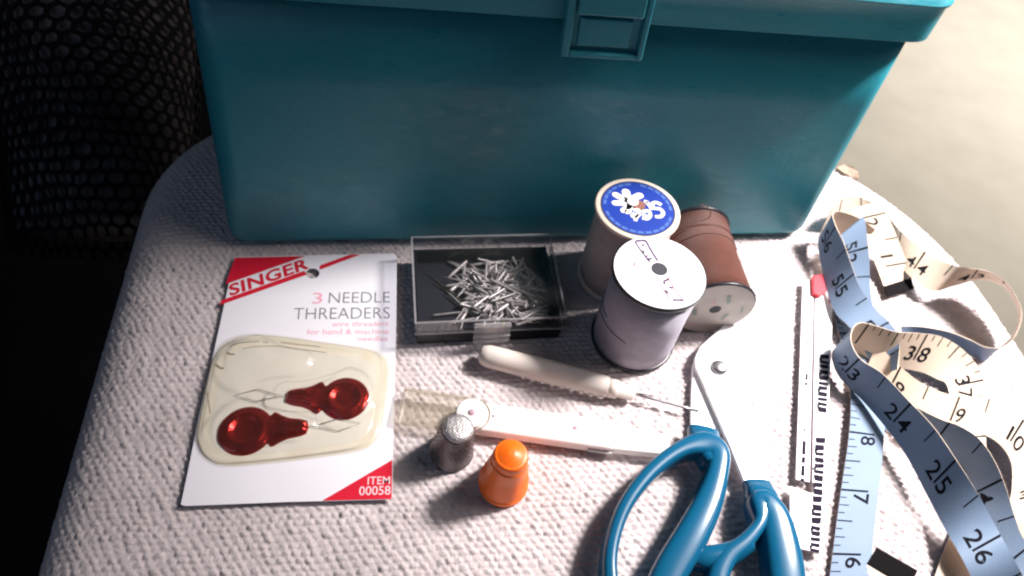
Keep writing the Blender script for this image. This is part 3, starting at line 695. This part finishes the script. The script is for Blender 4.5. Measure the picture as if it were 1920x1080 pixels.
obj('flange', *lathe([((RB - 1.1) * MM, 41.5 * MM), (RB * MM, 41.8 * MM), (RB * MM, 42.7 * MM), ((RB - .5) * MM, LB)], f0, axb), 'flange_dark', s3)
fc = Vector(f0) - Vector(axb) * 0.00008
lab3 = obj('grey_label', *disc(fc, axb, 2.4 * MM, (RB - .7) * MM), 'label_grey', s3, smooth=False)
lab3.data.flip_normals()
def on_disc(x, y, off=0.0002):
    p_, x_, y_, a_ = frame(fc, axb); return p_ + x_ * (x * MM) + y_ * (y * MM) - a_ * off
for (x0, y0, x1, y1, wd, m_) in ((-2.5, 9.5, -4, 4.5, 1.6, 'label_green'), (-5, -7, -6.5, -3, 1.3, 'label_green'), (7.5, -4, 9, 0.5, 1.8, 'label_green'), (1.5, 2.6, 2.2, 6.0, .5, 'pink'), (4.5, -11.2, 9.0, -9.0, .4, 'pink'), (-11, 2, -12, -2, .8, 'label_green')):
    A_, B_ = Vector((x0, y0)), Vector((x1, y1)); n_ = (B_ - A_).normalized().orthogonal() * wd / 2
    q_ = [A_ + n_, B_ + n_, B_ - n_, A_ - n_]; obj('label_mark', [on_disc(a_.x, a_.y) for a_ in q_], [(0, 1, 2, 3)], m_, lab3, smooth=False)
obj('spool_hole', *disc(Vector(f0) - Vector(axb) * 0.0001, axb, 0.0, 2.5 * MM, 24), 'hole', s3, smooth=False)
windings(f0, axb, (RB - 1.15) * MM, [(0.0265, 0.0016, -0.3, 3.4), (0.0345, -0.0012, -0.3, 3.4), (0.0305, 0.0022, 0, 3.2)], s3, 'turn_brown')
obj('loose_end', *tube(catmull([un(1327, 412, 31), un(1333, 400, 36), un(1326, 388, 40), un(1312, 384, 42)], 8), 0.00018, seg=6), 'turn_brown', s3)

# ------------------------------------------------------------------ cream hook tool
def tool_hook():
    a, b = np.array(un(897, 663, 5.0)), np.array(un(1300, 768, 3.2)); ax = b - a; L = np.linalg.norm(ax); e = ax / L
    at = lambda px, py: float((np.array(un(px, py, 4)) - a) @ e)
    c1, c2, c3 = at(1138, 727), at(1165, 735), at(1190, 741)
    root = thing('seam_ripper', 'cream plastic handled seam ripper with bare metal point resting near the pin box', 'seam ripper', tuple(a * [1, 1, 0]))
    r = 0.0046
    obj('handle', *lathe([(0.0004, 0), (r * .5, .0004), (r * .82, .0016), (r * .97, .004), (r, .009), (r * 1.02, L * .3), (r * .97, c1 * .8), (r * .92, c1), (r * .80, c1 + .0002)], a, e, 40), 'cream_plastic', root)
    sharp(root.children[0], 40)
    obj('collar', *lathe([(r * .84, c1), (r * .80, c2 * .97), (r * .64, c2 * .98), (r * .60, c3 - .0006), (r * .35, c3)], a, e, 32), 'cream_plastic', root)
    s = np.cross([0, 0, 1], e); dn = -s * 0.82 + np.array([0, 0, -0.25]); dn /= np.linalg.norm(dn)
    if (dn @ np.array([0, -1, 0])) < 0: dn = s * 0.82 + np.array([0, 0, -0.25])
    for k in range(9):
        q = a + e * (at(985, 690) + k * 0.0039) + dn * r * 0.88
        v, f = lathe([(.0002, -.0013), (.0009, -.001), (.0013, 0), (.0009, .001), (.0002, .0013)], q, e, 12); obj('grip_ridge', v, f, 'cream_plastic', root)
    obj('point', *tube([a + e * (c3 - .002), a + e * (c3 + .008), a + e * (L - .004), a + e * (L + 0.002) ], 0.00052, seg=10), 'screw', root)
    q0 = a + e * c3; sd = np.cross([0, 0, 1], e)
    obj('prong', *tube([q0 - e * .001 + sd * .0004, q0 + e * .004 + sd * .0011, q0 + e * .0075 + sd * .0013], 0.0003, seg=8), 'dark_steel', root)
tool_hook()

# ------------------------------------------------------------------ white seam ripper with clear cap
def tool_white():
    a, b = np.array(un(882, 778, 5.2)), np.array(un(1150, 818, 5.2)); e = b - a; L = np.linalg.norm(e); e /= L; s = np.cross([0, 0, 1], e)
    root = thing('seam_ripper', 'white flat seam ripper with clear plastic cap pointing at the card', 'seam ripper', tuple(a * [1, 1, 0]))
    def bar(x0, x1, w0, w1, z0, z1, rnd0=0, rnd1=0):
        pts = []
        def end(x, w, sg, rnd):
            if rnd: return [a + e * (x + sg * w / 2 * math.cos(t)) + s * (w / 2 * math.sin(t)) * sg for t in np.linspace(-math.pi / 2, math.pi / 2, 13)]
            return [a + e * x - s * w / 2 * sg, a + e * x + s * w / 2 * sg]
        pts = end(x1, w1, 1, rnd1) + end(x0, w0, -1, rnd0)
        pts = [np.array([p[0], p[1], z0 * MM]) for p in pts]
        return prism(pts, 0, thick=(z1 - z0) * MM)
    wd = 0.0118
    bevel(obj('handle', *bar(0.0005, L, wd, wd * .95, 0.8, 6.2, 1, 0), 'white_plastic', root, smooth=False), 0.0012, 3)
    at = lambda px, py: float((np.array(un(px, py, 5)) - a) @ e)
    bevel(obj('clear_end', *bar(L - .0005, at(1256, 830), wd * .92, wd * .72, 1.0, 5.6), 'blown_cap', root, smooth=False), 0.0012, 2)
    cap0 = at(748, 768)
    c = obj('clear_cap', *bar(cap0, 0.001, wd * 1.1, wd * 1.15, 1.0, 6.6), 'clear_cap', root, smooth=False); bevel(c, 0.0012, 2)
    obj('cap_edge', *bar(cap0 + .0003, 0.0005, .0011, .0011, 5.6, 6.9), 'clear_cap', c, smooth=False).location += Vector(s * wd * .52)
    obj('hinge_disc', *lathe([(wd * .50, 0), (wd * .50, .0006), (wd * .46, .0008)], a + e * .0005 + Z * .0013, (0, 0, 1), 40), 'white_plastic', root)
    gr = [a + e * (.0005 + wd * .56 * math.cos(t)) + s * (wd * .56 * math.sin(t)) + Z * .0011 for t in np.linspace(-1.0, 1.25, 24)]
    obj('hinge_groove', *tube(gr, .00028, seg=6), 'dark_line', root)
    obj('hinge_pin', *lathe([(.0013, 0), (.0012, .0003), (.0004, .0005)], a + e * .0003 + Z * .0021, (0, 0, 1), 20), 'label_faint', root)
    obj('dimple', *lathe([(.0009, 0), (.0007, .0002)], np.array(un(1078, 802, 6.2)), (0, 0, 1), 16), 'label_faint', root)
    for px, py in ((925, 780),): obj('dimple', *lathe([(.0006, 0), (.0005, .0002)], np.array(un(px, py, 6.2)), (0, 0, 1), 16), 'label_faint', root)
    v, f = boxpts(a + e * (L - .0045) - s * wd * .49 - Z * .0022, e, s, Z, .009, .0012, .0016); obj('metal_catch', v, f, 'screw', root, smooth=False)
tool_white()

# ------------------------------------------------------------------ thimbles
def thimble_metal():
    c = np.array(un(846, 846, 0)); ax = Vector((0.10, 0.0, 1)).normalized()
    t = thing('metal_thimble', 'dark worn metal thimble with knurled top coloured as if lit standing beside the white ripper', 'thimble', tuple(c))
    H = 20.5
    prof = [(6.6, .3), (7.6, 0), (8.1, .3), (8.2, 1.0), (7.7, 1.7), (7.55, 2.6), (7.3, 6), (6.9, 10), (6.3, 14), (5.75, 17), (5.4, 18.6)]
    obj('thimble_wall', *lathe([(r * MM, h * MM) for r, h in prof], c, ax, 56), 'dark_steel', t)
    tp = [(5.4, 18.6), (5.25, 19.4), (4.8, 20.0), (4.0, 20.35), (2.5, 20.5), (.2, 20.55)]
    cap = obj('thimble_top', *lathe([(r * MM, h * MM) for r, h in tp], c, ax, 56), 'lit_steel', t)
    p, x, y, a = frame(c, ax)
    v, f = [], []
    for i in range(-5, 6):                       # knurl: small raised studs on the crown
        for j in range(-5, 6):
            X, Y = i * .92 + (j % 2) * .46, j * .8
            if math.hypot(X, Y) < 4.7:
                hh = 20.45 - 0.022 * (X * X + Y * Y); vv, ff = lathe([(.34 * MM, 0), (.26 * MM, .22 * MM), (.05 * MM, .3 * MM)], p + x * X * MM + y * Y * MM + a * hh * MM, a, 6)
                b = len(v); v += vv; f += [tuple(k + b for k in q) for q in ff]
    k = obj('knurl', v, f, 'lit_steel', cap); k['kind'] = 'stuff'
    v, f = [], []
    for r_i in range(9):
        h = 4.5 + r_i * 1.6
        for k_ in range(26):
            th = 2 * math.pi * (k_ + .5 * (r_i % 2)) / 26; rr = np.interp(h, [q[1] for q in prof[4:]], [q[0] for q in prof[4:]])
            d_ = x * math.cos(th) + y * math.sin(th); vv, ff = lathe([(.42 * MM, -.05 * MM), (.36 * MM, .05 * MM), (.16 * MM, .0 * MM)], p + a * h * MM + d_ * rr * MM, d_, 6)
            b = len(v); v += vv; f += [tuple(q_ + b for q_ in q) for q in ff]
    k = obj('dimple_rings', v, f, 'dark_steel', t); k['kind'] = 'stuff'
thimble_metal()
def thimble_orange():
    c = np.array(un(943, 906, 0)); t = thing('plastic_thimble', 'bright orange plastic thimble standing in front of the white ripper', 'thimble', tuple(c))
    prof = [(7.2, .2), (8.4, 0), (8.9, .4), (9.0, 1.2), (8.75, 3)]
    h = 3.0
    while h < 12.5:
        r = 8.75 - (h - 3) * 0.155; prof += [(r, h), (r, h + .75), (r - .18, h + .95), (r - .18, h + 1.15)]; h += 1.25
    prof += [(7.05, 13.6), (6.7, 16), (6.35, 19), (6.1, 21.0)]
    obj('thimble_wall', *lathe([(r * MM, z * MM) for r, z in prof], c, (0.02, 0, 1), 64), 'orange', t)
    tp = [(6.1, 21), (5.98, 22), (5.85, 23.2), (5.55, 24.1), (5.2, 24.5), (4.9, 24.35), (4.6, 24.7), (4.1, 24.75), (3.8, 25.1), (3.2, 25.15), (2.9, 25.45), (2.2, 25.5), (1.9, 25.75), (.8, 25.85), (.1, 25.85)]
    obj('thimble_top', *lathe([(r * MM, z * MM) for r, z in tp], c, (0.02, 0, 1), 64), 'orange', t)
thimble_orange()

# ------------------------------------------------------------------ scissors
def scissors():
    root = thing('scissors', 'steel dressmaking scissors with teal blue handles lying beside the tape measure', 'scissors', tuple(un(1350, 860, 0)))
    low = [(1292, 815), (1293, 760), (1296, 690), (1304, 664), (1350, 622), (1412, 573), (1470, 530), (1494, 512), (1492, 535), (1475, 585), (1440, 650), (1400, 700), (1370, 760), (1352, 800), (1346, 832)]
    up = [(1396, 920), (1368, 850), (1341, 785), (1315, 724), (1301, 694), (1300, 675), (1309, 655), (1350, 618), (1410, 562), (1462, 522), (1492, 500), (1490, 528), (1475, 572), (1461, 622), (1440, 680), (1412, 722), (1400, 760), (1399, 810), (1412, 862), (1440, 905), (1446, 922)]
    lb = obj('lower_blade', *prism([un(x, y, 1.0) for x, y in low], 0, thick=0.0019), 'steel', root, smooth=False); bevel(lb, .0004)
    ub = obj('upper_blade', *prism([un(x, y, 3.2) for x, y in up], 0, thick=0.0022), 'steel', root, smooth=False); bevel(ub, .0006)
    sc_c = np.array(un(1348, 690, 5.4)); scr = obj('pivot_screw', *lathe([(3.3 * MM, 0), (3.4 * MM, .5 * MM), (3.0 * MM, 1.3 * MM), (1.8 * MM, 1.75 * MM), (.1 * MM, 1.9 * MM)], sc_c, (0, 0, 1), 32), 'screw', root)
    # left handle: wide oval bow
    P = [(1318, 838, 8, 5.0, 5.2), (1272, 849, 8, 3.2, 5.4), (1218, 889, 8, 2.8, 5.6), (1172, 948, 8, 2.6, 5.8), (1147, 1010, 8, 2.5, 5.8), (1139, 1072, 8, 2.6, 5.8), (1150, 1135, 8, 3.0, 5.8), (1188, 1165, 8, 3.8, 6), (1224, 1130, 8, 5.0, 6), (1256, 1070, 8, 5.6, 6), (1294, 1006, 8, 5.6, 6), (1324, 945, 8, 5.0, 5.8), (1340, 892, 8, 4.2, 5.6), (1342, 854, 8, 4.4, 5.3)]
    C = catmull([[*un(p[0], p[1], p[2]), p[3] * MM, p[4] * MM] for p in P], 8, True)
    hl = obj('handle', *sweep(C[:, :3], C[:, 3:], True, 28, 3.4), 'handle', root)
    S = catmull([[*un(1318, 800, 4.5), 5.8 * MM, 2.4 * MM], [*un(1319, 818, 5.5), 6.0 * MM, 3.4 * MM], [*un(1324, 842, 7), 5.8 * MM, 4.6 * MM], [*un(1338, 872, 8), 4.6 * MM, 5.2 * MM]], 8)
    obj('handle_neck', *sweep(S[4:, :3], S[4:, 3:], False, 24, 3.0), 'handle', hl)
    # right handle: bow with thick thumb side
    Q = [(1424, 948, 8, 5.0, 5.4), (1418, 985, 8, 2.6, 5.6), (1392, 1020, 8, 2.8, 5.6), (1356, 1052, 8, 3.4, 5.6), (1338, 1100, 8, 3.8, 5.6), (1345, 1170, 8, 3.8, 5.6), (1390, 1220, 8, 3.8, 5.6), (1445, 1215, 8, 4.4, 5.6), (1470, 1150, 8, 5.6, 5.8), (1467, 1080, 8, 6.6, 6.0), (1458, 1020, 8, 6.4, 6.0), (1446, 972, 8, 5.6, 5.8)]
    C2 = catmull([[*un(p[0], p[1], p[2]), p[3] * MM, p[4] * MM] for p in Q], 8, True)
    hr = obj('handle', *sweep(C2[:, :3], C2[:, 3:], True, 28, 3.4), 'handle', root)
    S2 = catmull([[*un(1415, 898, 5.2), 4.9 * MM, 2.0 * MM], [*un(1421, 916, 6), 5.2 * MM, 3.4 * MM], [*un(1428, 938, 7.5), 5.6 * MM, 4.8 * MM], [*un(1436, 966, 8), 5.0 * MM, 5.4 * MM]], 8)
    obj('handle_neck', *sweep(S2[4:, :3], S2[4:, 3:], False, 24, 3.0), 'handle', hr)
    S3 = catmull([[*un(1400, 1022, 8), 3.0 * MM, 5.2 * MM], [*un(1360, 1042, 8), 4.0 * MM, 5.2 * MM], [*un(1318, 1050, 8), 4.0 * MM, 4.8 * MM], [*un(1296, 1050, 8), 2.6 * MM, 3.6 * MM]], 8)
    obj('handle_stop', *sweep(S3[:, :3], S3[:, 3:], False, 24, 2.4), 'handle', hr)
scissors()

# ------------------------------------------------------------------ sewing gauge
def gauge():
    root = thing('sewing_gauge', 'slim white slotted sewing gauge with red slider and black scale', 'gauge', tuple(un(1515, 800, 0)))
    gz = 2.0
    P = lambda pts: prism([un(x, y, gz) for x, y in pts], 0, thick=0.0009)
    TH_ = gz + .9
    body = obj('slotted_bar', *P([(1504, 528), (1524, 526), (1522, 620), (1519, 760), (1516, 905), (1491, 900), (1496, 760), (1501, 620)]), 'gauge', root, smooth=False)
    rb = obj('scale_bar', *P([(1528, 526), (1561, 524), (1558, 620), (1553, 740), (1547, 860), (1539, 1040), (1524, 1037), (1522, 905), (1524, 760), (1526, 620)]), 'gauge', root, smooth=False)
    obj('slot_floor', *prism([un(x, y, gz - .6) for x, y in [(1523.5, 527), (1529, 527), (1527, 620), (1524.5, 760), (1523, 905), (1515, 905), (1518, 760), (1521.5, 620)]], 0, thick=.0003), 'label_faint', root, smooth=False)
    end = obj('end_plate', *prism([un(x, y, gz + .15) for x, y in [(1480, 914), (1523, 928), (1528, 1036), (1480, 1026)]], 0, thick=0.0009), 'gauge', root, smooth=False)
    sl = obj('slider', *prism([un(x, y, gz + .2) for x, y in [(1519, 524), (1543, 518), (1546, 552), (1533, 562), (1520, 556)]], 0, thick=0.0026), 'slider', root, smooth=False); bevel(sl, .0004)
    bevel(obj('slider_jaw', *prism([un(x, y, gz + .1) for x, y in [(1552, 548), (1563, 550), (1563, 574), (1554, 570)]], 0, thick=0.0018), 'slider', sl, smooth=False), .0003)
    # scale printed down the right edge
    y = 664.0; k = 0
    while y < 1030:
        t = (y - 664) / (1030 - 664); xr = 1556 - 18 * t; wd = 18 + 1.5 * t
        if 0.30 < t < 0.36 or 0.37 < t < 0.40: y += 9; continue
        hgt = random.choice([6.5, 8, 9.5, 11]) * (0.9 + .35 * t); sk = random.uniform(1, 4)
        flat('scale_mark', [(xr - wd, y), (xr - random.uniform(0, 2), y + sk), (xr - random.uniform(0, 2), y + sk + hgt * .85), (xr - wd + random.uniform(0, 3), y + hgt * .88)], TH_, 'gauge_ink', rb, lift=0.35)
        if k % 3 == 0: flat('scale_mark', [(xr - wd - 1, y + hgt * .7), (xr - wd + 4, y + hgt * .7), (xr - wd + 4, y + hgt + 2), (xr - wd - 1, y + hgt + 2)], TH_, 'gauge_ink', rb, lift=0.36)
        y += hgt + 2.2; k += 1
    for (x, y0, y1, wd) in ((1513, 700, 712, 5), (1512, 716, 722, 5), (1509, 803, 808, 4), (1508, 826, 852, 7), (1507, 856, 868, 7), (1506, 872, 892, 7), (1505, 896, 903, 7)):
        flat('bar_mark', [(x - wd / 2, y0), (x + wd / 2, y0 + 1), (x + wd / 2 - 1, y1 + 1), (x - wd / 2 - 1, y1)], TH_, 'gauge_ink', body)
    for (x, y) in ((1541, 585), (1541, 621)): flat('bar_mark', [(x - 1.5, y - 1.5), (x + 1.5, y - 1.5), (x + 1.5, y + 1.5), (x - 1.5, y + 1.5)], TH_, 'gauge_ink2', rb)
    for (x, y0, wd, h) in ((1514, 940, 9, 2), (1514, 946, 2.5, 4), (1510, 962, 5, 3), (1510, 975, 6, 2), (1511, 990, 4, 3), (1492, 944, 5, 5), (1492, 952, 4, 8), (1491, 964, 5, 6), (1490, 974, 4, 8), (1484, 1006, 5, 1.2), (1499, 1010, 6, 1.2)):
        flat('plate_mark', [(x - wd / 2, y0), (x + wd / 2, y0 + 1), (x + wd / 2, y0 + h + 1), (x - wd / 2, y0 + h)], gz + .15 + .9, 'gauge_ink2', end)
gauge()

# ------------------------------------------------------------------ tape measure
TW = 16.0 * MM
tape = thing('tape_measure', 'long blue and cream tape measure tangled in loops over the right of the seat', 'tape measure', tuple(un(1690, 720, 0)))
class Ribbon:
    def __init__(self, name, st, face, n=10, black=False):
        A, B = [], []
        for (x1, y1, z1, x2, y2, z2) in st:
            a, b = np.array(un(x1, y1, z1)), np.array(un(x2, y2, z2)); c = (a + b) / 2; L = np.linalg.norm(b - a); w_ = min(max(L, 14.5 * MM), 17.5 * MM)
            A.append(c + (a - b) / L * w_ / 2); B.append(c + (b - a) / L * w_ / 2)
        self.A, self.B = catmull(A, n), catmull(B, n); self.C = (self.A + self.B) / 2
        self.s = np.concatenate([[0], np.cumsum(np.linalg.norm(np.diff(self.C, axis=0), axis=1))])
        T = np.gradient(self.C, axis=0); W = self.B - self.A; N = np.cross(T, W); self.N = N / np.linalg.norm(N, axis=1)[:, None]
        if self.N[0] @ (CAM - self.C[0]) < 0: self.N = -self.N
        self.T = T / np.linalg.norm(T, axis=1)[:, None]; self.face = face
        vs, fs, sl = [], [], []; m = len(self.C); K = 5
        cross = [-1, -.5, 0, .5, 1]
        for side in (1, -1):
            for i in range(m):
                for k in range(K): vs.append(self.C[i] + W[i] / 2 * cross[k] + self.N[i] * (0.00018 * side))
        o_ = m * K; other = 'tape_cream' if face == 'tape_blue' else 'tape_blue'
        for i in range(m - 1):
            for k in range(K - 1):
                q = (i * K + k, (i + 1) * K + k, (i + 1) * K + k + 1, i * K + k + 1)
                fs.append(q); sl.append(0); fs.append(tuple(x + o_ for x in q[::-1])); sl.append(1)
            for k in (0, K - 1):
                fs.append((i * K + k, (i + 1) * K + k, (i + 1) * K + k + o_, i * K + k + o_)); sl.append(2)
        for i in (0, m - 1):
            for k in range(K - 1): fs.append((i * K + k, i * K + k + 1, i * K + k + 1 + o_, i * K + k + o_)); sl.append(2)
        slots = ['tip'] * 3 if black else [face, other, 'tape_cream']
        self.o = obj(name, vs, fs, None, tape, smooth=True, slots=slots, face_slots=sl); sharp(self.o, 50)
    def at(self, s, t, up):
        """point at length s, t across (-1..1 from edge one to edge two), lifted off the face that is up (+1/-1)"""
        f = np.interp(s, self.s, np.arange(len(self.s))); i = min(int(f), len(self.s) - 2); k = f - i
        L = lambda X: X[i] * (1 - k) + X[i + 1] * k
        return L(self.C) + (L(self.B) - L(self.A)) / 2 * t + L(self.N) * (0.00018 + 0.00007) * up
    def near(self, px, py):
        best = None
        for i, c in enumerate(self.C):
            q = RC.T @ (c - CAM); x, y = 960 + F_PX * q[0] / q[2], 540 + F_PX * q[1] / q[2]; d_ = (x - px) ** 2 + (y - py) ** 2
            if best is None or d_ < best[0]: best = (d_, i)
        return self.s[best[1]]
    def marks(self, numbers, tick_edge, read=1, face=1, size=6.6, upto=None, s_range=None, fine=True):
        """numbers: list of (text, s); ticks every eighth of an inch between the first and last, numerals as on a printed tape"""
        if not numbers: return
        lo, hi = s_range or (0.001, self.s[-1] - 0.001)
        s0 = numbers[0][1]; vs, fs = [], []
        k0 = math.ceil((lo - s0) / 0.003175); k1 = math.floor((hi - s0) / 0.003175)
        def bar(s, L, wd):
            t0, t1 = tick_edge * 0.99, tick_edge * (1 - 2 * L); b = len(vs)
            for t in np.linspace(t0, t1, 3):
                vs.append(self.at(s - wd / 2, t, face)); vs.append(self.at(s + wd / 2, t, face))
            for q in range(2): fs.append((b + 2 * q, b + 2 * q + 1, b + 2 * q + 3, b + 2 * q + 2))
        for k in range(k0, k1 + 1):
            s = s0 + k * 0.003175
            if k % 8 == 0: continue
            if fine or k % 4 == 0: bar(s, 0.40 if k % 4 == 0 else (0.26 if k % 2 == 0 else 0.17), 0.00035 if k % 4 else 0.0005)
        if vs:
            o_ = obj('tick_marks', vs, fs, 'ink', self.o, smooth=False); o_['kind'] = 'stuff'
        k = math.ceil((lo - s0) / 0.0254)
        for kk in range(k, math.floor((hi - s0) / 0.0254) + 1):
            vs, fs = [], []; 
            bar(s0 + kk * 0.0254, 0.72, 0.0008); obj('inch_line', vs, fs, 'ink', self.o, smooth=False)
        for (txt, s) in numbers:
            T = self.at(s + .001, 0, face) - self.at(s - .001, 0, face); T = T / np.linalg.norm(T) * read
            nn = (self.at(s, 0, face) - self.at(s, 0, 0)); upv = np.cross(nn, T); Wd = self.at(s, 1, face) - self.at(s, -1, face); ts = 1 if upv @ Wd > 0 else -1
            def put(ch, off):
                v, f = text_mesh(ch, 0.012); lo_, hi_ = v.min(0), v.max(0); h = hi_[1] - lo_[1]; sc_ = size * MM / h
                q = (v - [(lo_[0] if off > 0 else hi_[0]), lo_[1]]) * sc_
                P_ = [self.at(s + read * (x + off), ts * (-0.42 + y / (TW / 2)) - tick_edge * 0.10, face) for x, y in q]
                obj('numeral', P_, f, 'ink', self.o, smooth=False)
            if len(txt) == 1: put(txt, 0.0011)
            else: put(txt[0], -0.0011); put(txt[1], 0.0011)

r1 = Ribbon('tape_run', [(1850, 900, 2, 1790, 905, 2), (1848, 830, 3, 1787, 832, 3), (1846, 760, 4, 1783, 765, 3), (1842, 705, 6, 1775, 722, 3), (1815, 662, 10, 1755, 712, 3), (1770, 633, 14, 1728, 698, 3), (1725, 625, 16, 1690, 690, 2), (1680, 622, 17, 1645, 680, 2), (1640, 610, 17, 1606, 660, 2), (1615, 605, 17, 1577, 655, 2), (1600, 614, 17, 1562, 658, 2), (1596, 640, 17, 1562, 680, 2), (1612, 675, 16, 1578, 708, 3), (1650, 707, 15, 1622, 745, 5), (1700, 752, 17, 1660, 795, 5), (1750, 800, 19, 1698, 852, 5), (1793, 862, 19, 1735, 922, 5), (1836, 930, 17, 1768, 985, 6), (1877, 1002, 12, 1800, 1045, 9), (1916, 1075, 17, 1838, 1115, 6), (1948, 1140, 14, 1872, 1185, 5)], 'tape_cream')
r2 = Ribbon('tape_run', [(1640, 655, 6, 1625, 690, 2), (1680, 693, 7, 1660, 732, 2), (1730, 722, 8, 1705, 777, 2), (1790, 742, 8, 1765, 805, 2), (1845, 745, 8, 1825, 810, 3), (1895, 765, 8, 1868, 828, 4), (1945, 810, 8, 1890, 870, 5), (1965, 880, 8, 1897, 915, 5), (1965, 960, 8, 1895, 960, 5), (1970, 1040, 6, 1905, 1005, 4), (2000, 1120, 4, 1940, 1080, 3)], 'tape_cream')
r3 = Ribbon('tape_run', [(1560, 580, 1.5, 1622, 575, 1.5), (1577, 640, 2, 1634, 640, 1.5), (1596, 705, 2, 1648, 712, 2), (1599, 765, 3, 1655, 778, 2), (1590, 830, 3, 1656, 836, 2), (1580, 900, 2, 1649, 905, 2), (1570, 980, 2, 1638, 985, 1.5), (1560, 1080, 1.5, 1626, 1080, 1.5), (1552, 1160, 1.5, 1615, 1160, 1.5)], 'tape_blue')
r4 = Ribbon('tape_run', [(1640, 432, 14, 1610, 470, 1), (1617, 412, 17, 1582, 458, 3), (1590, 400, 19, 1558, 445, 4), (1570, 396, 20, 1539, 440, 5), (1561, 402, 20, 1534, 452, 5), (1568, 425, 19, 1536, 475, 5), (1582, 455, 18, 1541, 502, 5), (1597, 500, 16, 1550, 540, 5), (1614, 545, 14, 1566, 583, 6), (1640, 585, 12, 1594, 607, 8), (1660, 612, 11, 1622, 632, 7), (1673, 645, 10, 1642, 665, 5), (1676, 695, 8, 1660, 700, 1)], 'tape_cream')
r5 = Ribbon('tape_run', [(1632, 600, 6, 1585, 605, 3), (1626, 545, 10, 1572, 548, 6), (1622, 485, 15, 1572, 492, 10), (1619, 425, 21, 1580, 456, 15), (1612, 412, 22, 1578, 440, 17), (1600, 428, 17, 1570, 452, 13), (1590, 460, 10, 1560, 470, 7)], 'tape_blue')
r6 = Ribbon('tape_run', [(1556, 398, 12, 1540, 432, 1), (1578, 374, 13, 1565, 425, 1), (1610, 369, 13, 1612, 428, 1), (1650, 390, 12, 1648, 450, 1), (1692, 437, 11, 1680, 490, 3), (1745, 480, 12, 1712, 522, 6), (1785, 503, 16, 1752, 540, 8), (1815, 507, 20, 1793, 532, 9), (1850, 508, 24, 1842, 524, 12), (1888, 530, 26, 1886, 542, 13), (1915, 580, 24, 1910, 590, 11), (1906, 626, 20, 1897, 630, 7), (1880, 650, 15, 1866, 658, 2), (1848, 652, 12, 1845, 676, 1), (1818, 638, 11, 1828, 668, 1), (1780, 624, 11, 1788, 655, 1), (1730, 620, 9, 1735, 650, 1), (1690, 628, 6, 1690, 655, 1)], 'tape_cream')
r7 = Ribbon('tape_run', [(1648, 378, 19, 1592, 392, 15), (1674, 428, 15, 1618, 440, 11), (1697, 485, 7, 1641, 494, 5), (1708, 521, 2.4, 1657, 537, 2.4)], 'tape_cream')
r8 = Ribbon('tape_run', [(1690, 760, 5, 1660, 795, 1), (1725, 775, 12, 1690, 815, 2), (1762, 789, 14, 1728, 832, 2), (1800, 802, 14, 1764, 850, 2), (1834, 828, 13, 1795, 872, 2), (1860, 872, 12, 1814, 905, 2), (1876, 925, 10, 1826, 945, 2), (1889, 975, 8, 1838, 992, 2), (1908, 1020, 6, 1868, 1046, 2), (1950, 1055, 4, 1920, 1092, 2)], 'tape_blue')
r9 = Ribbon('tape_run', [(1855, 985, 2, 1795, 985, 2), (1835, 1045, 2, 1772, 1040, 2), (1815, 1110, 2, 1750, 1105, 2)], 'tape_cream')
r10 = Ribbon('tape_run', [(1692, 1090, 1.5, 1642, 1060, 1.5), (1675, 1125, 1.5, 1622, 1095, 1.5), (1650, 1165, 1.5, 1598, 1135, 1.5)], 'tape_cream')
Ribbon('tape_tip', [(1707, 517, 2.4, 1655, 533, 2.4), (1711, 530, 2.4, 1660, 547, 2.4), (1714, 541, 2.4, 1664, 557, 2.4)], 'tape_blue', black=True)
Ribbon('tape_tip', [(1708, 1063, 2, 1655, 1033, 2), (1700, 1078, 2, 1648, 1048, 2), (1690, 1094, 2, 1640, 1064, 2)], 'tape_blue', black=True)
IN = 0.0254
# numerals where the photograph shows them
s = r3.near(1620, 815); r3.marks([('8', s), ('7', s + IN), ('6', s + 2 * IN), ('9', s - IN)], -1, read=1)
s = r1.near(1772, 888); r1.marks([(str(25 + k), s + k * IN) for k in (-3, -2, -1, 0, 1, 2)], -1, read=1, face=-1, s_range=(s - 3.4 * IN, r1.s[-1] - .002), fine=False)
s = r1.near(1720, 655); r1.marks([('38', s), ('37', s - 1.05 * IN)], -1, read=-1, face=1, s_range=(.004, s + 1.0 * IN))
s = r2.near(1680, 712); r2.marks([('8', s), ('9', s + IN), ('10', s + 2 * IN), ('11', s + 3 * IN), ('12', s + 4 * IN), ('13', s + 5 * IN)], -1, read=1, fine=False)
s = r4.near(1585, 530); r4.marks([('55', s), ('56', s - IN), ('54', s + IN)], -1, read=1, face=-1, s_range=(s - 1.2 * IN, r4.s[-1] - .004), fine=False)
s = r5.near(1600, 475); r5.marks([('52', s)], -1, read=-1, s_range=(.01, .035), fine=False)
s = r6.near(1728, 482); r6.marks([('44', s), ('43', s + IN)], -1, read=1, s_range=(.004, s + 1.7 * IN), fine=False)
s = r7.near(1628, 405); r7.marks([('2', s), ('1', r7.near(1662, 474))], -1, read=1, fine=False)
s = r8.near(1840, 920); r8.marks([('4', s)], -1, read=1, fine=False)
